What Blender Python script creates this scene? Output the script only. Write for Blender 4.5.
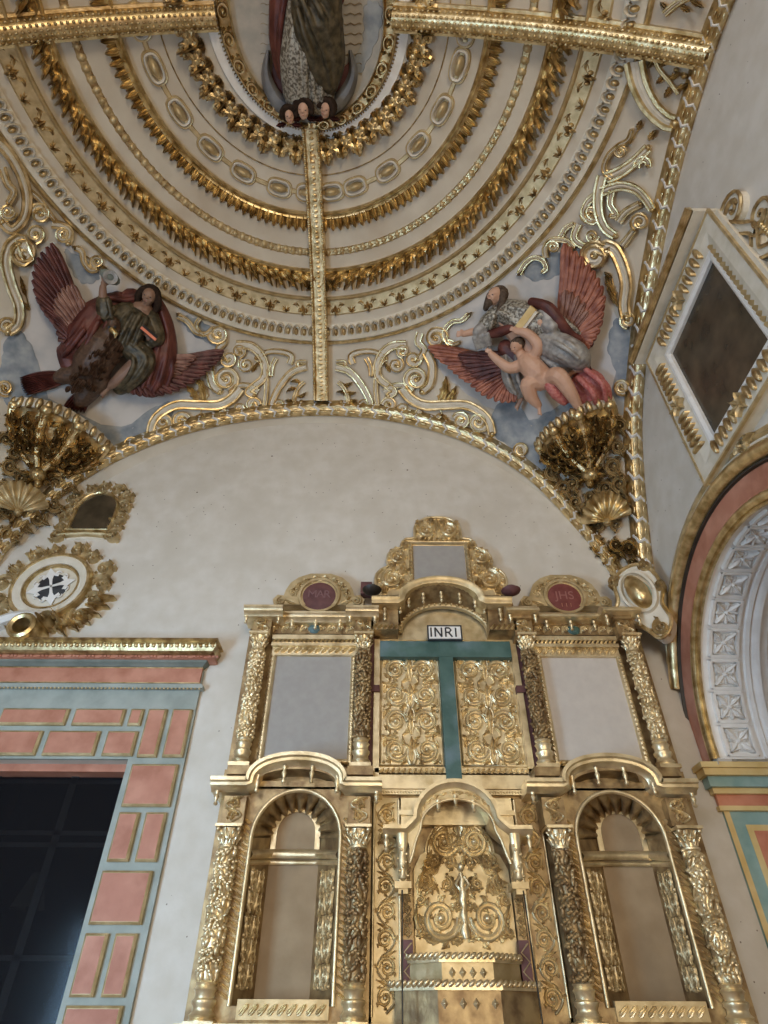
import bpy, bmesh, math, random
from math import sin, cos, pi, radians as R_, sqrt, atan2, hypot
from mathutils import Vector, Matrix
for o in list(bpy.data.objects): bpy.data.objects.remove(o)
scn = bpy.context.scene
C = scn.collection

# ------------------------------------------------------------------ camera
FPX, TH, RO = 594.96, 0.704, 0.005
CAM = Vector((0, 0, 1.6))
cam_d = bpy.data.cameras.new('camera'); cam = bpy.data.objects.new('camera', cam_d); C.objects.link(cam)
cam_d.sensor_fit = 'HORIZONTAL'; cam_d.sensor_width = 36; cam_d.lens = FPX / 768 * 36
cam_d.clip_start = .05; cam_d.clip_end = 200
r0 = Vector((1, 0, 0)); u0 = Vector((0, -sin(TH), cos(TH))); f0 = Vector((0, cos(TH), sin(TH)))
rt = r0 * cos(RO) + u0 * sin(RO); up = u0 * cos(RO) - r0 * sin(RO)
mw = Matrix.Identity(4)
for i in range(3): mw[i][0], mw[i][1], mw[i][2], mw[i][3] = rt[i], up[i], -f0[i], CAM[i]
cam.matrix_world = mw
scn.camera = cam
scn.view_settings.view_transform = 'Standard'; scn.view_settings.look = 'None'
scn.view_settings.gamma = 1; scn.view_settings.use_curve_mapping = False
scn.view_settings.exposure = 0.0

# ------------------------------------------------------------------ light
wd = bpy.data.worlds.new('world'); scn.world = wd; wd.use_nodes = True
bgn = wd.node_tree.nodes['Background']; bgn.inputs[0].default_value = (1.0, .9, .76, 1); bgn.inputs[1].default_value = .30
def area(name, loc, target, sx, sy, power, col):
    d = bpy.data.lights.new(name, 'AREA'); d.shape = 'RECTANGLE'; d.size = sx; d.size_y = sy; d.energy = power; d.color = col
    o = bpy.data.objects.new(name, d); C.objects.link(o); o.location = loc
    o.rotation_euler = (Vector(target) - Vector(loc)).to_track_quat('-Z', 'Y').to_euler(); return o
# daylight from the nave door and windows behind the bay and through the side arch
area('nave_window_daylight', (-4.2, -6.5, 6.6), (.2, 6, 2.6), 3.0, 2.6, 330, (.82, .88, 1.0))
area('added_left_fill', (-4.95, .6, 1.5), (-.6, 6, 2.4), 2.0, 2.6, 500, (.40, .68, 1.0))  # added cool fill for the low left wall; no door is built there
area('nave_door_daylight', (1.8, -8.5, 2.0), (-1.2, 4, 7.0), 2.6, 3.4, 480, (1.0, .85, .62))
area('side_chapel_daylight', (6.4, 3.6, 3.8), (3.1, 4.4, 3.2), 1.6, 2.6, 260, (1.0, .96, .88))

# ------------------------------------------------------------------ materials
def mat(name, col, col2=None, rough=.6, metal=0., nscale=6, bump=.0, bscale=30, thr=(.35, .65), spec=None, col3=None, n3=1.2, detail=6):
    m = bpy.data.materials.new(name); m.use_nodes = True; nt = m.node_tree; b = nt.nodes['Principled BSDF']
    b.inputs['Roughness'].default_value = rough; b.inputs['Metallic'].default_value = metal
    if spec is not None: b.inputs['Specular IOR Level'].default_value = spec
    tc = nt.nodes.new('ShaderNodeTexCoord')
    def noise(s, d=6):
        n = nt.nodes.new('ShaderNodeTexNoise'); n.inputs['Scale'].default_value = s; n.inputs['Detail'].default_value = d
        nt.links.new(tc.outputs['Object'], n.inputs['Vector']); return n
    if col2:
        n = noise(nscale, detail); rp = nt.nodes.new('ShaderNodeValToRGB')
        rp.color_ramp.elements[0].position = thr[0]; rp.color_ramp.elements[1].position = thr[1]
        rp.color_ramp.elements[0].color = (*col, 1); rp.color_ramp.elements[1].color = (*col2, 1)
        nt.links.new(n.outputs['Fac'], rp.inputs[0]); out = rp.outputs[0]
        if col3:
            n2 = noise(n3, 8); r2 = nt.nodes.new('ShaderNodeValToRGB'); r2.color_ramp.elements[0].position = .5; r2.color_ramp.elements[1].position = .72
            mx = nt.nodes.new('ShaderNodeMixRGB'); nt.links.new(n2.outputs['Fac'], r2.inputs[0]); nt.links.new(r2.outputs[0], mx.inputs[0])
            nt.links.new(out, mx.inputs[1]); mx.inputs[2].default_value = (*col3, 1); out = mx.outputs[0]
        nt.links.new(out, b.inputs['Base Color'])
    else: b.inputs['Base Color'].default_value = (*col, 1)
    if bump:
        n = noise(bscale, 8); bp = nt.nodes.new('ShaderNodeBump'); bp.inputs['Strength'].default_value = bump; bp.inputs['Distance'].default_value = .006
        nt.links.new(n.outputs['Fac'], bp.inputs['Height']); nt.links.new(bp.outputs[0], b.inputs['Normal'])
    return m
M = dict(
 plaster=mat('aged_plaster', (.60, .55, .47), (.665, .62, .55), .85, 0, 5, .3, 14, col3=(.57, .52, .44), n3=1.6),
 vault=mat('vault_plaster', (.54, .475, .38), (.62, .56, .46), .85, 0, 3, .15, 16, col3=(.50, .42, .32), n3=1.5),
 gold=mat('gilding', (.42, .29, .12), (.86, .70, .41), .34, .9, 9, .35, 45),
 goldd=mat('old_gilding', (.30, .20, .09), (.68, .53, .29), .38, .85, 12, .45, 40),
 goldm=mat('matt_gilding', (.46, .34, .17), (.68, .54, .31), .44, .6, 9, .25, 40),
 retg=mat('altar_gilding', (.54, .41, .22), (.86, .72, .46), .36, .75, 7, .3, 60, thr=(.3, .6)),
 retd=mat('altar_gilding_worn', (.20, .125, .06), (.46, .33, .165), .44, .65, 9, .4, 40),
 cream=mat('cream_stucco', (.62, .56, .44), (.72, .66, .55), .7, 0, 8, .15, 30),
 white=mat('white_stucco', (.74, .71, .66), (.82, .80, .76), .6, 0, 8, .1, 30),
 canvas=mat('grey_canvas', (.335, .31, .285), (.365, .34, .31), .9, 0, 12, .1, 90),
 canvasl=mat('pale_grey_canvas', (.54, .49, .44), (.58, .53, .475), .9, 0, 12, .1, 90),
 green=mat('green_paint', (.04, .095, .08), (.08, .15, .13), .55, 0, 5, .2, 30, col3=(.14, .21, .23), n3=3),
 red=mat('red_paint', (.16, .035, .03), (.22, .06, .05), .6, 0, 12, .1),
 dred=mat('dark_red_paint', (.10, .035, .035), (.15, .06, .055), .6, 0, 12, .1),
 niche=mat('bare_niche_wood', (.29, .20, .11), (.37, .265, .155), .75, 0, 4, .2, 20, col3=(.25, .175, .10), n3=2.5),
 pink=mat('pink_marbling', (.38, .145, .085), (.54, .25, .165), .6, 0, 5, .15, 20, col3=(.46, .19, .12), n3=3),
 blue=mat('grey_green_paint', (.27, .30, .265), (.37, .395, .355), .7, 0, 5, .1, 20),
 dgrey=mat('dark_grey_green_paint', (.12, .14, .12), (.2, .22, .19), .7, 0, 5, .1, 20),
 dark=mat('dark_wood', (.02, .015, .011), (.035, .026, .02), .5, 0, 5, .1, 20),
 ochre=mat('ochre_paint', (.62, .43, .16), (.72, .54, .25), .6, 0, 5, .1, 20),
 tred=mat('terracotta_paint', (.50, .17, .09), (.62, .26, .15), .6, 0, 5, .1, 20),
 teal=mat('teal_paint', (.20, .32, .29), (.30, .42, .38), .6, 0, 5, .1, 20),
 floor=mat('clay_tile_floor', (.36, .18, .08), (.46, .27, .14), .6, 0, 2, .1, 20),
 black=mat('black_iron', (.02, .02, .02), None, .4, .5),
 skin=mat('painted_skin', (.52, .30, .20), (.60, .37, .26), .5, 0, 6),
 skind=mat('painted_dark_skin', (.22, .12, .08), (.30, .18, .12), .5, 0, 6),
 hair=mat('dark_hair', (.02, .012, .008), (.04, .024, .016), .9, 0, 30, .5, 60, spec=.15),
 hairg=mat('brown_grey_hair', (.06, .04, .028), (.13, .095, .07), .9, 0, 30, .5, 60, spec=.15),
 wing=mat('dark_red_feather', (.06, .014, .011), (.16, .05, .038), .5, 0, 9, .5, 40),
 wingo=mat('orange_red_feather', (.20, .055, .03), (.44, .17, .10), .5, 0, 9, .5, 40),
 wingp=mat('pale_feather', (.17, .07, .05), (.34, .18, .13), .5, 0, 9, .3, 40),
 eagle=mat('brown_feather', (.055, .028, .016), (.12, .065, .038), .45, 0, 30, .9, 60),
 robeg=mat('olive_gilded_robe', (.03, .024, .013), (.13, .10, .055), .45, .2, 14, .5, 50),
 robed=mat('deep_red_cloak', (.06, .012, .010), (.16, .045, .032), .5, 0, 6, .4, 30),
 robes=mat('silver_brocade', (.12, .10, .075), (.46, .43, .36), .45, .25, 32, .8, 70, thr=(.42, .58)),
 robew=mat('pale_grey_robe', (.20, .185, .175), (.42, .40, .37), .5, .1, 12, .5, 40),
 pinkc=mat('crimson_damask', (.38, .08, .07), (.52, .20, .17), .5, 0, 30, .5, 60),
 cloud=mat('painted_cloud_blue', (.17, .20, .23), (.40, .41, .41), .8, 0, 6, .0, 20, thr=(.3, .7), detail=3),
 cloudl=mat('painted_sky_pale', (.46, .45, .44), (.62, .58, .54), .8, 0, 3, .0, 20, thr=(.3, .6), detail=4),
 ovalp=mat('painted_glory_grey', (.40, .38, .34), (.50, .46, .40), .8, 0, 8, .1, 30),
 paint=mat('darkened_oil_painting', (.035, .028, .018), (.12, .085, .05), .22, 0, 3.5, .05, 30, thr=(.35, .75)),
 bookr=mat('coral_edge', (.75, .22, .12), None, .5),
 ink=mat('black_paint', (.02, .02, .025), (.04, .045, .05), .5, 0, 8),
)
def specks(m, sc=2.6, r=.035):      # little dark pits scattered in the plaster
    nt = m.node_tree; b = nt.nodes['Principled BSDF']; src = b.inputs['Base Color'].links[0].from_socket; tc = nt.nodes.new('ShaderNodeTexCoord')
    for s_, r_ in ((sc, r), (sc * 3.1, r * 1.6)):
        v = nt.nodes.new('ShaderNodeTexVoronoi'); v.inputs['Scale'].default_value = s_; nt.links.new(tc.outputs['Object'], v.inputs['Vector'])
        lt = nt.nodes.new('ShaderNodeMath'); lt.operation = 'LESS_THAN'; lt.inputs[1].default_value = r_; nt.links.new(v.outputs['Distance'], lt.inputs[0])
        mx = nt.nodes.new('ShaderNodeMixRGB'); nt.links.new(lt.outputs[0], mx.inputs[0]); nt.links.new(src, mx.inputs[1]); mx.inputs[2].default_value = (.22, .17, .13, 1); src = mx.outputs[0]
    nt.links.new(src, b.inputs['Base Color'])
specks(M['plaster'])
def glassmat():
    m = bpy.data.materials.new('dark_glass'); m.use_nodes = True; b = m.node_tree.nodes['Principled BSDF']
    b.inputs['Base Color'].default_value = (.01, .01, .012, 1); b.inputs['Roughness'].default_value = .12
    b.inputs['Specular IOR Level'].default_value = .10; b.inputs['Alpha'].default_value = .72; return m
M['glass'] = glassmat()

# ------------------------------------------------------------------ mesh helper
class MB:
    def __init__(s): s.v = []; s.f = []
    def grid(s, rows, cu=False, cv=False):
        b = len(s.v); n = len(rows); m = len(rows[0])
        for r in rows: s.v += [tuple(p) for p in r]
        for i in range(n if cu else n - 1):
            for j in range(m if cv else m - 1):
                a = b + i * m + j; c = b + ((i + 1) % n) * m + j
                a2 = b + i * m + (j + 1) % m; c2 = b + ((i + 1) % n) * m + (j + 1) % m
                s.f.append((a, a2, c2, c))
    def poly(s, pts): b = len(s.v); s.v += [tuple(p) for p in pts]; s.f.append(tuple(range(b, b + len(pts))))
    def hexa(s, p):   # 8 points: bottom loop 4, top loop 4
        b = len(s.v); s.v += [tuple(q) for q in p]
        for f in ((0, 3, 2, 1), (4, 5, 6, 7), (0, 1, 5, 4), (1, 2, 6, 5), (2, 3, 7, 6), (3, 0, 4, 7)): s.f.append(tuple(b + i for i in f))
    def box(s, x0, x1, y0, y1, z0, z1):
        s.hexa([(x0, y0, z0), (x1, y0, z0), (x1, y1, z0), (x0, y1, z0), (x0, y0, z1), (x1, y0, z1), (x1, y1, z1), (x0, y1, z1)])
    def tube(s, path, r, n=6, closed=False, up=None):
        P = [Vector(p) for p in path]; k = len(P)
        if not hasattr(r, '__len__'): r = [r] * k
        if k < 2: return
        rows = []; prev = None
        for i in range(k):
            if closed: t = P[(i + 1) % k] - P[i - 1]
            else: t = P[min(i + 1, k - 1)] - P[max(i - 1, 0)]
            if t.length < 1e-9: t = Vector((0, 0, 1))
            t.normalize()
            if up is not None: a = Vector(up)
            elif prev is None: a = Vector((0, 0, 1)) if abs(t.z) < .9 else Vector((1, 0, 0))
            else: a = prev
            a = a - t * a.dot(t)
            if a.length < 1e-6: a = t.orthogonal()
            a.normalize(); prev = a; b2 = t.cross(a)
            rows.append([P[i] + (a * cos(2 * pi * j / n) + b2 * sin(2 * pi * j / n)) * r[i] for j in range(n)])
        if not closed: rows = [[P[0]] * n] + rows + [[P[-1]] * n]
        s.grid(rows, closed, True)
    def ball(s, c, r, ax=None, nu=8, nv=6):
        if not hasattr(r, '__len__'): r = (r, r, r)
        c = Vector(c); ax = ax or (Vector((1, 0, 0)), Vector((0, 1, 0)), Vector((0, 0, 1)))
        rows = []
        for i in range(nv + 1):
            th = pi * i / nv
            rows.append([c + ax[0] * r[0] * sin(th) * cos(2 * pi * j / nu) + ax[1] * r[1] * sin(th) * sin(2 * pi * j / nu) + ax[2] * r[2] * cos(th) for j in range(nu)])
        s.grid(rows, False, True)
    def lathe(s, c, prof, n=16, axis=(0, 0, 1)):   # prof (r,z)
        c = Vector(c); az = Vector(axis).normalized(); a = az.orthogonal().normalized(); b2 = az.cross(a)
        s.grid([[c + az * z + (a * cos(2 * pi * j / n) + b2 * sin(2 * pi * j / n)) * r for j in range(n)] for r, z in prof], False, True)
    def build(s, name, m, parent=None, smooth=True, **tags):
        me = bpy.data.meshes.new(name); me.from_pydata(s.v, [], s.f)
        bm = bmesh.new(); bm.from_mesh(me); bmesh.ops.remove_doubles(bm, verts=bm.verts, dist=1e-5)
        bmesh.ops.recalc_face_normals(bm, faces=bm.faces); bm.to_mesh(me); bm.free()
        me.update()
        if smooth:
            me.polygons.foreach_set('use_smooth', [True] * len(me.polygons))
            try: me.set_sharp_from_angle(angle=R_(50))
            except Exception: pass
        o = bpy.data.objects.new(name, me); C.objects.link(o)
        me.materials.append(M[m] if isinstance(m, str) else m)
        if parent is not None: o.parent = parent; 
        for k, v in tags.items(): o[k] = v
        return o
def thing(name, label, cat, group=None, loc=(0, 0, 0)):
    o = bpy.data.objects.new(name, None); C.objects.link(o); o['label'] = label; o['category'] = cat
    if group: o['group'] = group
    return o
def tag(o, label, cat, group=None):
    o['label'] = label; o['category'] = cat
    if group: o['group'] = group
    return o
def struct(mb, name, m, smooth=False): return mb.build(name, m, None, smooth, kind='structure')
def rebase():
    """put every empty at the base of its parts, and every loose mesh's origin inside it"""
    bpy.context.view_layer.update()
    for o in list(bpy.data.objects):
        if o.type == 'EMPTY' and o.parent is None:
            pts = []
            def rec(q):
                for ch in q.children:
                    if ch.type == 'MESH': pts.extend([v.co for v in ch.data.vertices][::7])
                    rec(ch)
            rec(o)
            if not pts: continue
            lo = Vector((min(p.x for p in pts), min(p.y for p in pts), min(p.z for p in pts))); hi = Vector((max(p.x for p in pts), max(p.y for p in pts), max(p.z for p in pts)))
            b = Vector(((lo.x + hi.x) / 2, (lo.y + hi.y) / 2, lo.z)); o.location = b
            for ch in o.children: ch.matrix_parent_inverse = Matrix.Translation(-b)

# ------------------------------------------------------------------ surfaces of the room
EC = Vector((-.95, 1.5, 4.696)); ER = Vector((5.86, 6.06, 5.62)); XR = 3.15; YF = 6.0
def ray(x, y):
    u = x - 384.; v = 512. - y; c, s = cos(RO), sin(RO); u, v = c * u - s * v, s * u + c * v
    return Vector((u, FPX * cos(TH) - v * sin(TH), FPX * sin(TH) + v * cos(TH)))
def V(x, y, h=0):            # a point of the vault (h = height of relief above it)
    d = ray(x, y); r = ER - Vector((h, h, h))
    o = Vector([(CAM[i] - EC[i]) / r[i] for i in range(3)]); q = Vector([d[i] / r[i] for i in range(3)])
    A = q.dot(q); B = o.dot(q); D = max(B * B - A * (o.dot(o) - 1), 0)
    return CAM + d * ((-B + sqrt(D)) / A)
def VA(phi, al, h=0, s=0):   # vault by polar angle from the crown and azimuth, s = sideways shift
    phi = R_(phi); al = R_(al)
    p = Vector((EC.x + (ER.x - h) * sin(phi) * cos(al), EC.y + (ER.y - h) * sin(phi) * sin(al), EC.z + (ER.z - h) * cos(phi)))
    if s: p += Vector((-sin(al), cos(al), 0)) * s
    return p
def pa(x, y):
    q = V(x, y) - EC; q = Vector([q[i] / ER[i] for i in range(3)]); return math.degrees(math.acos(q.z)), math.degrees(atan2(q.y, q.x))
def WF(x, y, h=0, Y=YF):     # a point of the front wall plane
    d = ray(x, y); return CAM + d * ((Y - h) / d.y)
def WX(x, y, h=0, X=XR):     # a point of the right wall plane
    d = ray(x, y); return CAM + d * ((X - h) / d.x)
def scl(Mf, x, y): return (Mf(x + 1, y, 0) - Mf(x, y, 0)).length * .5 + (Mf(x, y + 1, 0) - Mf(x, y, 0)).length * .5
def vaultz(X, Y):
    k = 1 - ((X - EC.x) / ER.x) ** 2 - ((Y - EC.y) / ER.y) ** 2
    return EC.z + ER.z * sqrt(max(k, 0))

# ------------------------------------------------------------------ ornament helpers (Mf maps 2-D drawing units and height to a surface)
def spline(pts, n=8, closed=False):
    P = [Vector((*p, 0)) if len(p) == 2 else Vector(p) for p in pts]; out = []; k = len(P)
    for i in range(k if closed else k - 1):
        g = lambda j: P[j % k] if closed else P[min(max(j, 0), k - 1)]
        a, b, c, d = g(i - 1), g(i), g(i + 1), g(i + 2)
        for q in range(n):
            t = q / n; out.append(.5 * ((2 * b) + (c - a) * t + (2 * a - 5 * b + 4 * c - d) * t * t + (3 * b - a - 3 * c + d) * t ** 3))
    if not closed: out.append(P[-1])
    return out
def spiral(cx, cy, r0, r1, a0, turns, n=14):
    k = max(4, int(n * abs(turns)))
    return [(cx + (r0 + (r1 - r0) * (i / k) ** .85) * cos(R_(a0) + 2 * pi * turns * i / k), cy + (r0 + (r1 - r0) * (i / k) ** .85) * sin(R_(a0) + 2 * pi * turns * i / k)) for i in range(k + 1)]
def mtube(mb, Mf, path, r, h=0, n=6):
    mb.tube([Mf(p[0], p[1], h) for p in path], r, n)
def normals2(path):
    out = []
    for i in range(len(path)):
        a = path[max(i - 1, 0)]; b = path[min(i + 1, len(path) - 1)]; dx, dy = b[0] - a[0], b[1] - a[1]; L = hypot(dx, dy) or 1
        out.append((-dy / L, dx / L))
    return out
def mband(mb, Mf, path, w, prof):
    """raised ribbon: prof = [(across -1..1, height m)], w half width in drawing units (number or list)"""
    N = normals2(path); k = len(path)
    if not hasattr(w, '__len__'): w = [w] * k
    mb.grid([[Mf(path[i][0] + N[i][0] * a * w[i], path[i][1] + N[i][1] * a * w[i], h) for a, h in prof] for i in range(k)])
def taper(n, a=1., b=.35): return [a + (b - a) * i / (n - 1) for i in range(n)]
def mleaf(mb, Mf, base, tip, w, h=.03, lobes=4, n=14, bend=0., curl=.4):
    bx, by = base; tx, ty = tip; dx, dy = tx - bx, ty - by; L = hypot(dx, dy) or 1; nx, ny = -dy / L, dx / L
    rows = []
    for i in range(n + 1):
        t = i / n; off = bend * L * sin(pi * t)
        cx, cy = bx + dx * t + nx * off, by + dy * t + ny * off
        ww = w * (sin(pi * min(t * .93 + .05, 1)) ** .7) * (1 - .3 * t) * (1 + .28 * cos(2 * pi * lobes * t))
        hh = h * (.35 + .65 * sin(pi * t * .8)) + h * curl * t * t
        rows.append([Mf(cx + nx * ww * a, cy + ny * ww * a, b * hh + (0 if abs(a) == 1 else .0)) for a, b in ((-1, -.15), (-.75, .75), (-.4, .55), (0, 1.1), (.4, .55), (.75, .75), (1, -.15))])
    mb.grid(rows)
def mblob(mb, Mf, c, ru, rv, h, rot=0, n=12, m=4, h0=0):
    cr, sr = cos(rot), sin(rot); rows = []
    for i in range(m + 1):
        t = 1 - i / m; hh = h0 + h * sqrt(max(1 - t * t, 0))
        rows.append([Mf(c[0] + (ru * t * cos(2 * pi * j / n)) * cr - (rv * t * sin(2 * pi * j / n)) * sr, c[1] + (ru * t * cos(2 * pi * j / n)) * sr + (rv * t * sin(2 * pi * j / n)) * cr, hh if i else -.004) for j in range(n)])
    mb.grid(rows, False, True)
def mslab(mb, Mf, pts, h1, h0=-.01):
    """solid traced outline raised from the surface"""
    b = len(mb.v); n = len(pts)
    mb.v += [tuple(Mf(p[0], p[1], h1)) for p in pts] + [tuple(Mf(p[0], p[1], h0)) for p in pts]
    mb.f.append(tuple(range(b, b + n)))
    for i in range(n): j = (i + 1) % n; mb.f.append((b + i, b + j, b + n + j, b + n + i))
def mring(mb, Mf, c, rx, ry, prof, rot=0, n=40, sq=1.):
    """closed moulding round an ellipse; prof = [(radial offset, height)]"""
    cr, sr = cos(rot), sin(rot); rows = []
    for j in range(n):
        a = 2 * pi * j / n; row = []
        for o, h in prof:
            x = (rx + o) * math.copysign(abs(cos(a)) ** sq, cos(a)); y = (ry + o) * math.copysign(abs(sin(a)) ** sq, sin(a)); row.append(Mf(c[0] + x * cr - y * sr, c[1] + x * sr + y * cr, h))
        rows.append(row)
    mb.grid(rows, True, False)
HALF = [(-1, 0), (-.9, .5), (-.6, .85), (0, 1), (.6, .85), (.9, .5), (1, 0)]
def hp(h, a=1, off=0): return [(off + x * a, y * h) for x, y in HALF]
# ================================================================== THE ROOM
def wallf():
    # front wall: everything under the vault's edge, with the portal opening left out
    mb = MB(); px0, px1, pz1 = -3.9, -2.47, 3.5
    xs = sorted(set([XR - 8.2 + 8.2 * i / 80 for i in range(81)] + [px0, px1]))
    for a, b in zip(xs, xs[1:]):
        za, zb = [max(4.9, vaultz(min(max(x, -4.8), 2.95), YF) + .12) for x in (a, b)]
        z0 = pz1 if a >= px0 - 1e-6 and b <= px1 + 1e-6 else 0
        mb.poly([(a, YF, z0), (b, YF, z0), (b, YF, zb), (a, YF, za)])
    for q in ([(px0, YF, 0), (px0, YF + .35, 0), (px0, YF + .35, pz1), (px0, YF, pz1)], [(px1, YF, 0), (px1, YF + .35, 0), (px1, YF + .35, pz1), (px1, YF, pz1)],
              [(px0, YF, pz1), (px1, YF, pz1), (px1, YF + .35, pz1), (px0, YF + .35, pz1)]): mb.poly(q)
    struct(mb, 'wall_front', 'plaster')
wallf()
ARY, ARZ, ARR = 4.256, 3.468, 1.506      # side arch centre and radius
def wallr():
    mb = MB(); ys = sorted(set([-3.2 + (YF + 3.2) * i / 92 for i in range(93)] + [ARY - ARR, ARY + ARR]))
    for a, b in zip(ys, ys[1:]):
        m_ = (a + b) / 2; z0a = z0b = 3.42 if a >= ARY + ARR - 1e-6 else 0
        if abs(m_ - ARY) < ARR:
            z0a = ARZ + sqrt(max(ARR ** 2 - (a - ARY) ** 2, 0)); z0b = ARZ + sqrt(max(ARR ** 2 - (b - ARY) ** 2, 0))
        ta, tb = [max(4.75, vaultz(XR, y) + .12) for y in (a, b)]
        mb.poly([(XR, a, z0a), (XR, b, z0b), (XR, b, tb), (XR, a, ta)])
    struct(mb, 'wall_right', 'plaster')
wallr()
def walll():
    mb = MB(); ys = [-3.2 + (YF + 3.2) * i / 60 for i in range(61)]; X = -5.05
    for a, b in zip(ys, ys[1:]): mb.poly([(X, a, 0), (X, b, 0), (X, b, max(4.75, vaultz(X, b) + .12)), (X, a, max(4.75, vaultz(X, a) + .12))])
    struct(mb, 'wall_left', 'plaster')
walll()
mb = MB(); mb.box(-5.2, 9, -12, 7, -.1, 0); struct(mb, 'floor', 'floor')
# the side chapel seen through the arch
mb = MB(); mb.box(5.3, 5.4, 1.5, 7.2, 0, 6.5); mb.box(3.9, 5.4, 6.75, 6.85, 0, 6.5); mb.box(3.86, 5.4, 1.5, 6.85, 5.9, 6.0); struct(mb, 'wall_chapel', 'white')
def vault():
    mb = MB(); nx, ny = 96, 104; x0, x1, y0, y1 = -5.05, XR, -3.2, YF
    rows = []
    for i in range(nx + 1):
        row = []
        for j in range(ny + 1):
            X = x0 + (x1 - x0) * i / nx; Y = y0 + (y1 - y0) * j / ny
            dx, dy = (X - EC.x) / ER.x, (Y - EC.y) / ER.y; r = hypot(dx, dy)
            if r > .999: dx, dy = dx * .999 / r, dy * .999 / r; X = EC.x + dx * ER.x; Y = EC.y + dy * ER.y
            row.append((X, Y, EC.z + ER.z * sqrt(1 - dx * dx - dy * dy)))
        rows.append(row)
    mb.grid(rows); struct(mb, 'ceiling', 'vault', True)
vault()

# ================================================================== RINGS OF THE CUPOLA
def fi(phi, al): a = R_(al); return phi + (.65 + .2 * cos(a)) * cos(a) ** 2      # the rings are slightly wider across
def RG(phi, al, h=0): return VA(fi(phi, al), al, h)
A0, A1 = -24, 204
def ringmould(mb, prof, a0=A0, a1=A1, step=1.5):
    n = int((a1 - a0) / step); mb.grid([[RG(p, a0 + (a1 - a0) * i / n, h) for p, h in prof] for i in range(n + 1)])
def halfr(p, w, h): return [(p + a * w, b * h) for a, b in HALF]
# drawing map around the rings: u = azimuth degrees, v = polar degrees
def RM(u, v, h): return RG(v, u, h)

t = thing('rope_moulding_ring', 'outermost cream and gilt ring of slanting rope beads round the vault painting field', 'moulding')
mb = MB(); ringmould(mb, [(33.9, -.01), (33.9, .03), (34.3, .045), (35.8, .045), (36.2, .03), (36.2, -.01)]); mb.build('backing', 'cream', t)
mb = MB(); ringmould(mb, halfr(36.5, .25, .07)); mb.build('gilt_fillet', 'gold', t)
mb = MB(); mb2 = MB()
for i in range(int((A1 - A0) / 2.0)):
    a = A0 + i * 2.0; mblob(mb, RM, (a, 35.1), .62, .62, .075, 0, 10, 3, .03)
    mband(mb2, RM, [(a + .9 * cos(R_(w_)), 35.1 - .85 * sin(R_(w_))) for w_ in (-30, 0, 30, 60, 90, 120, 150)], .2, hp(.11))
mb.build('rope_bead', 'goldd', t, kind='stuff'); mb2.build('rope_strand', 'cream', t)

t = thing('flower_boss_band', 'broad gilt ring with dark openwork flower bosses inside the rope border', 'moulding')
mb = MB(); ringmould(mb, [(30.3, -.01), (30.3, .05), (31.2, .035), (32.6, .03), (32.8, -.01)]); ringmould(mb, halfr(30.55, .3, .1)); mb.build('gilt_band', 'goldm', t)
for i in range(26):
    a = A0 + 4 + 8.9 * i * .99; b = MB()
    for k in (-1, 0, 1): mblob(b, RM, (a + k * .85, 32.15 + .25 * (k == 0)), .5, .42, .09, 0, 8, 3)
    mleaf(b, RM, (a - .4, 32), (a - 2.6, 31.5), .5, .05, 2, 8, .15); mleaf(b, RM, (a + .4, 32), (a + 2.6, 31.5), .5, .05, 2, 8, -.15)
    mleaf(b, RM, (a, 31.2), (a, 32.9), .7, .08, 2, 8)
    for s in (-1, 1): mleaf(b, RM, (a + s * 3, 31.6), (a + s * 4.6, 32.6), .5, .05, 2, 6)
    b.build('flower_boss', 'goldd', t)

t = thing('acanthus_leaf_ring', 'gilt ring of swept acanthus leaves on a rod, between the boss band and the discs', 'moulding')
mb = MB(); ringmould(mb, halfr(26.95, .33, .1)); ringmould(mb, [(27.2, .02), (28.2, .04), (28.6, -.01)]); mb.build('gilt_rod', 'gold', t)
mb = MB()
for i in range(int((A1 - A0) / 3.6)):
    a = A0 + i * 3.6; s = -1 if a < 90 else 1
    mleaf(mb, RM, (a, 27.3), (a - s * 6.0, 29.5), .95, .11, 4, 16, .1 * s, .3); mleaf(mb, RM, (a - s * 1.4, 27.3), (a - s * 3.6, 29.6 - .4 * (i % 2)), .6, .09, 2, 9, .15 * s, .5); mleaf(mb, RM, (a - s * 3., 27.1), (a - s * 5.2, 28.3), .6, .10, 2, 8, -.1 * s)
mb.build('acanthus_leaf', 'gold', t, kind='stuff')

t = thing('disc_ring', 'thin gilt ring of small round discs and diamonds halfway down the vault', 'moulding')
mb = MB()
for i in range(int((A1 - A0) / 2.35)):
    a = A0 + i * 2.35; dia = 20 < a < 88
    n = 4 if dia or i % 5 == 0 else 10
    mblob(mb, RM, (a, 24.6), 1.25, .58, .045 if n == 10 else .07, 0, n, 2)
mb.build('gilt_disc', 'goldm', t, kind='stuff')
mb = MB(); ringmould(mb, [(24.15, 0), (24.3, .02), (24.9, .02), (25.05, 0)], step=3); mb.build('backing', 'goldd', t)

t = thing('tongue_leaf_ring', 'gilt ring of pointed tongue leaves hanging from a plain fillet', 'moulding')
mb = MB(); ringmould(mb, halfr(19.95, .25, .09)); ringmould(mb, [(20.2, .03), (20.6, .05), (20.9, -.005)]); mb.build('gilt_fillet', 'gold', t)
mb = MB()
for i in range(int((A1 - A0) / 2.7)):
    a = A0 + i * 2.7
    mleaf(mb, RM, (a, 20.2), (a, 22.1), 1.15, .09, 0, 9, 0, .1); mleaf(mb, RM, (a + 1.35, 20.2), (a + 1.35, 21.7), .7, .04, 0, 6, 0, 0)
mb.build('tongue_leaf', 'gold', t, kind='stuff')

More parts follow.
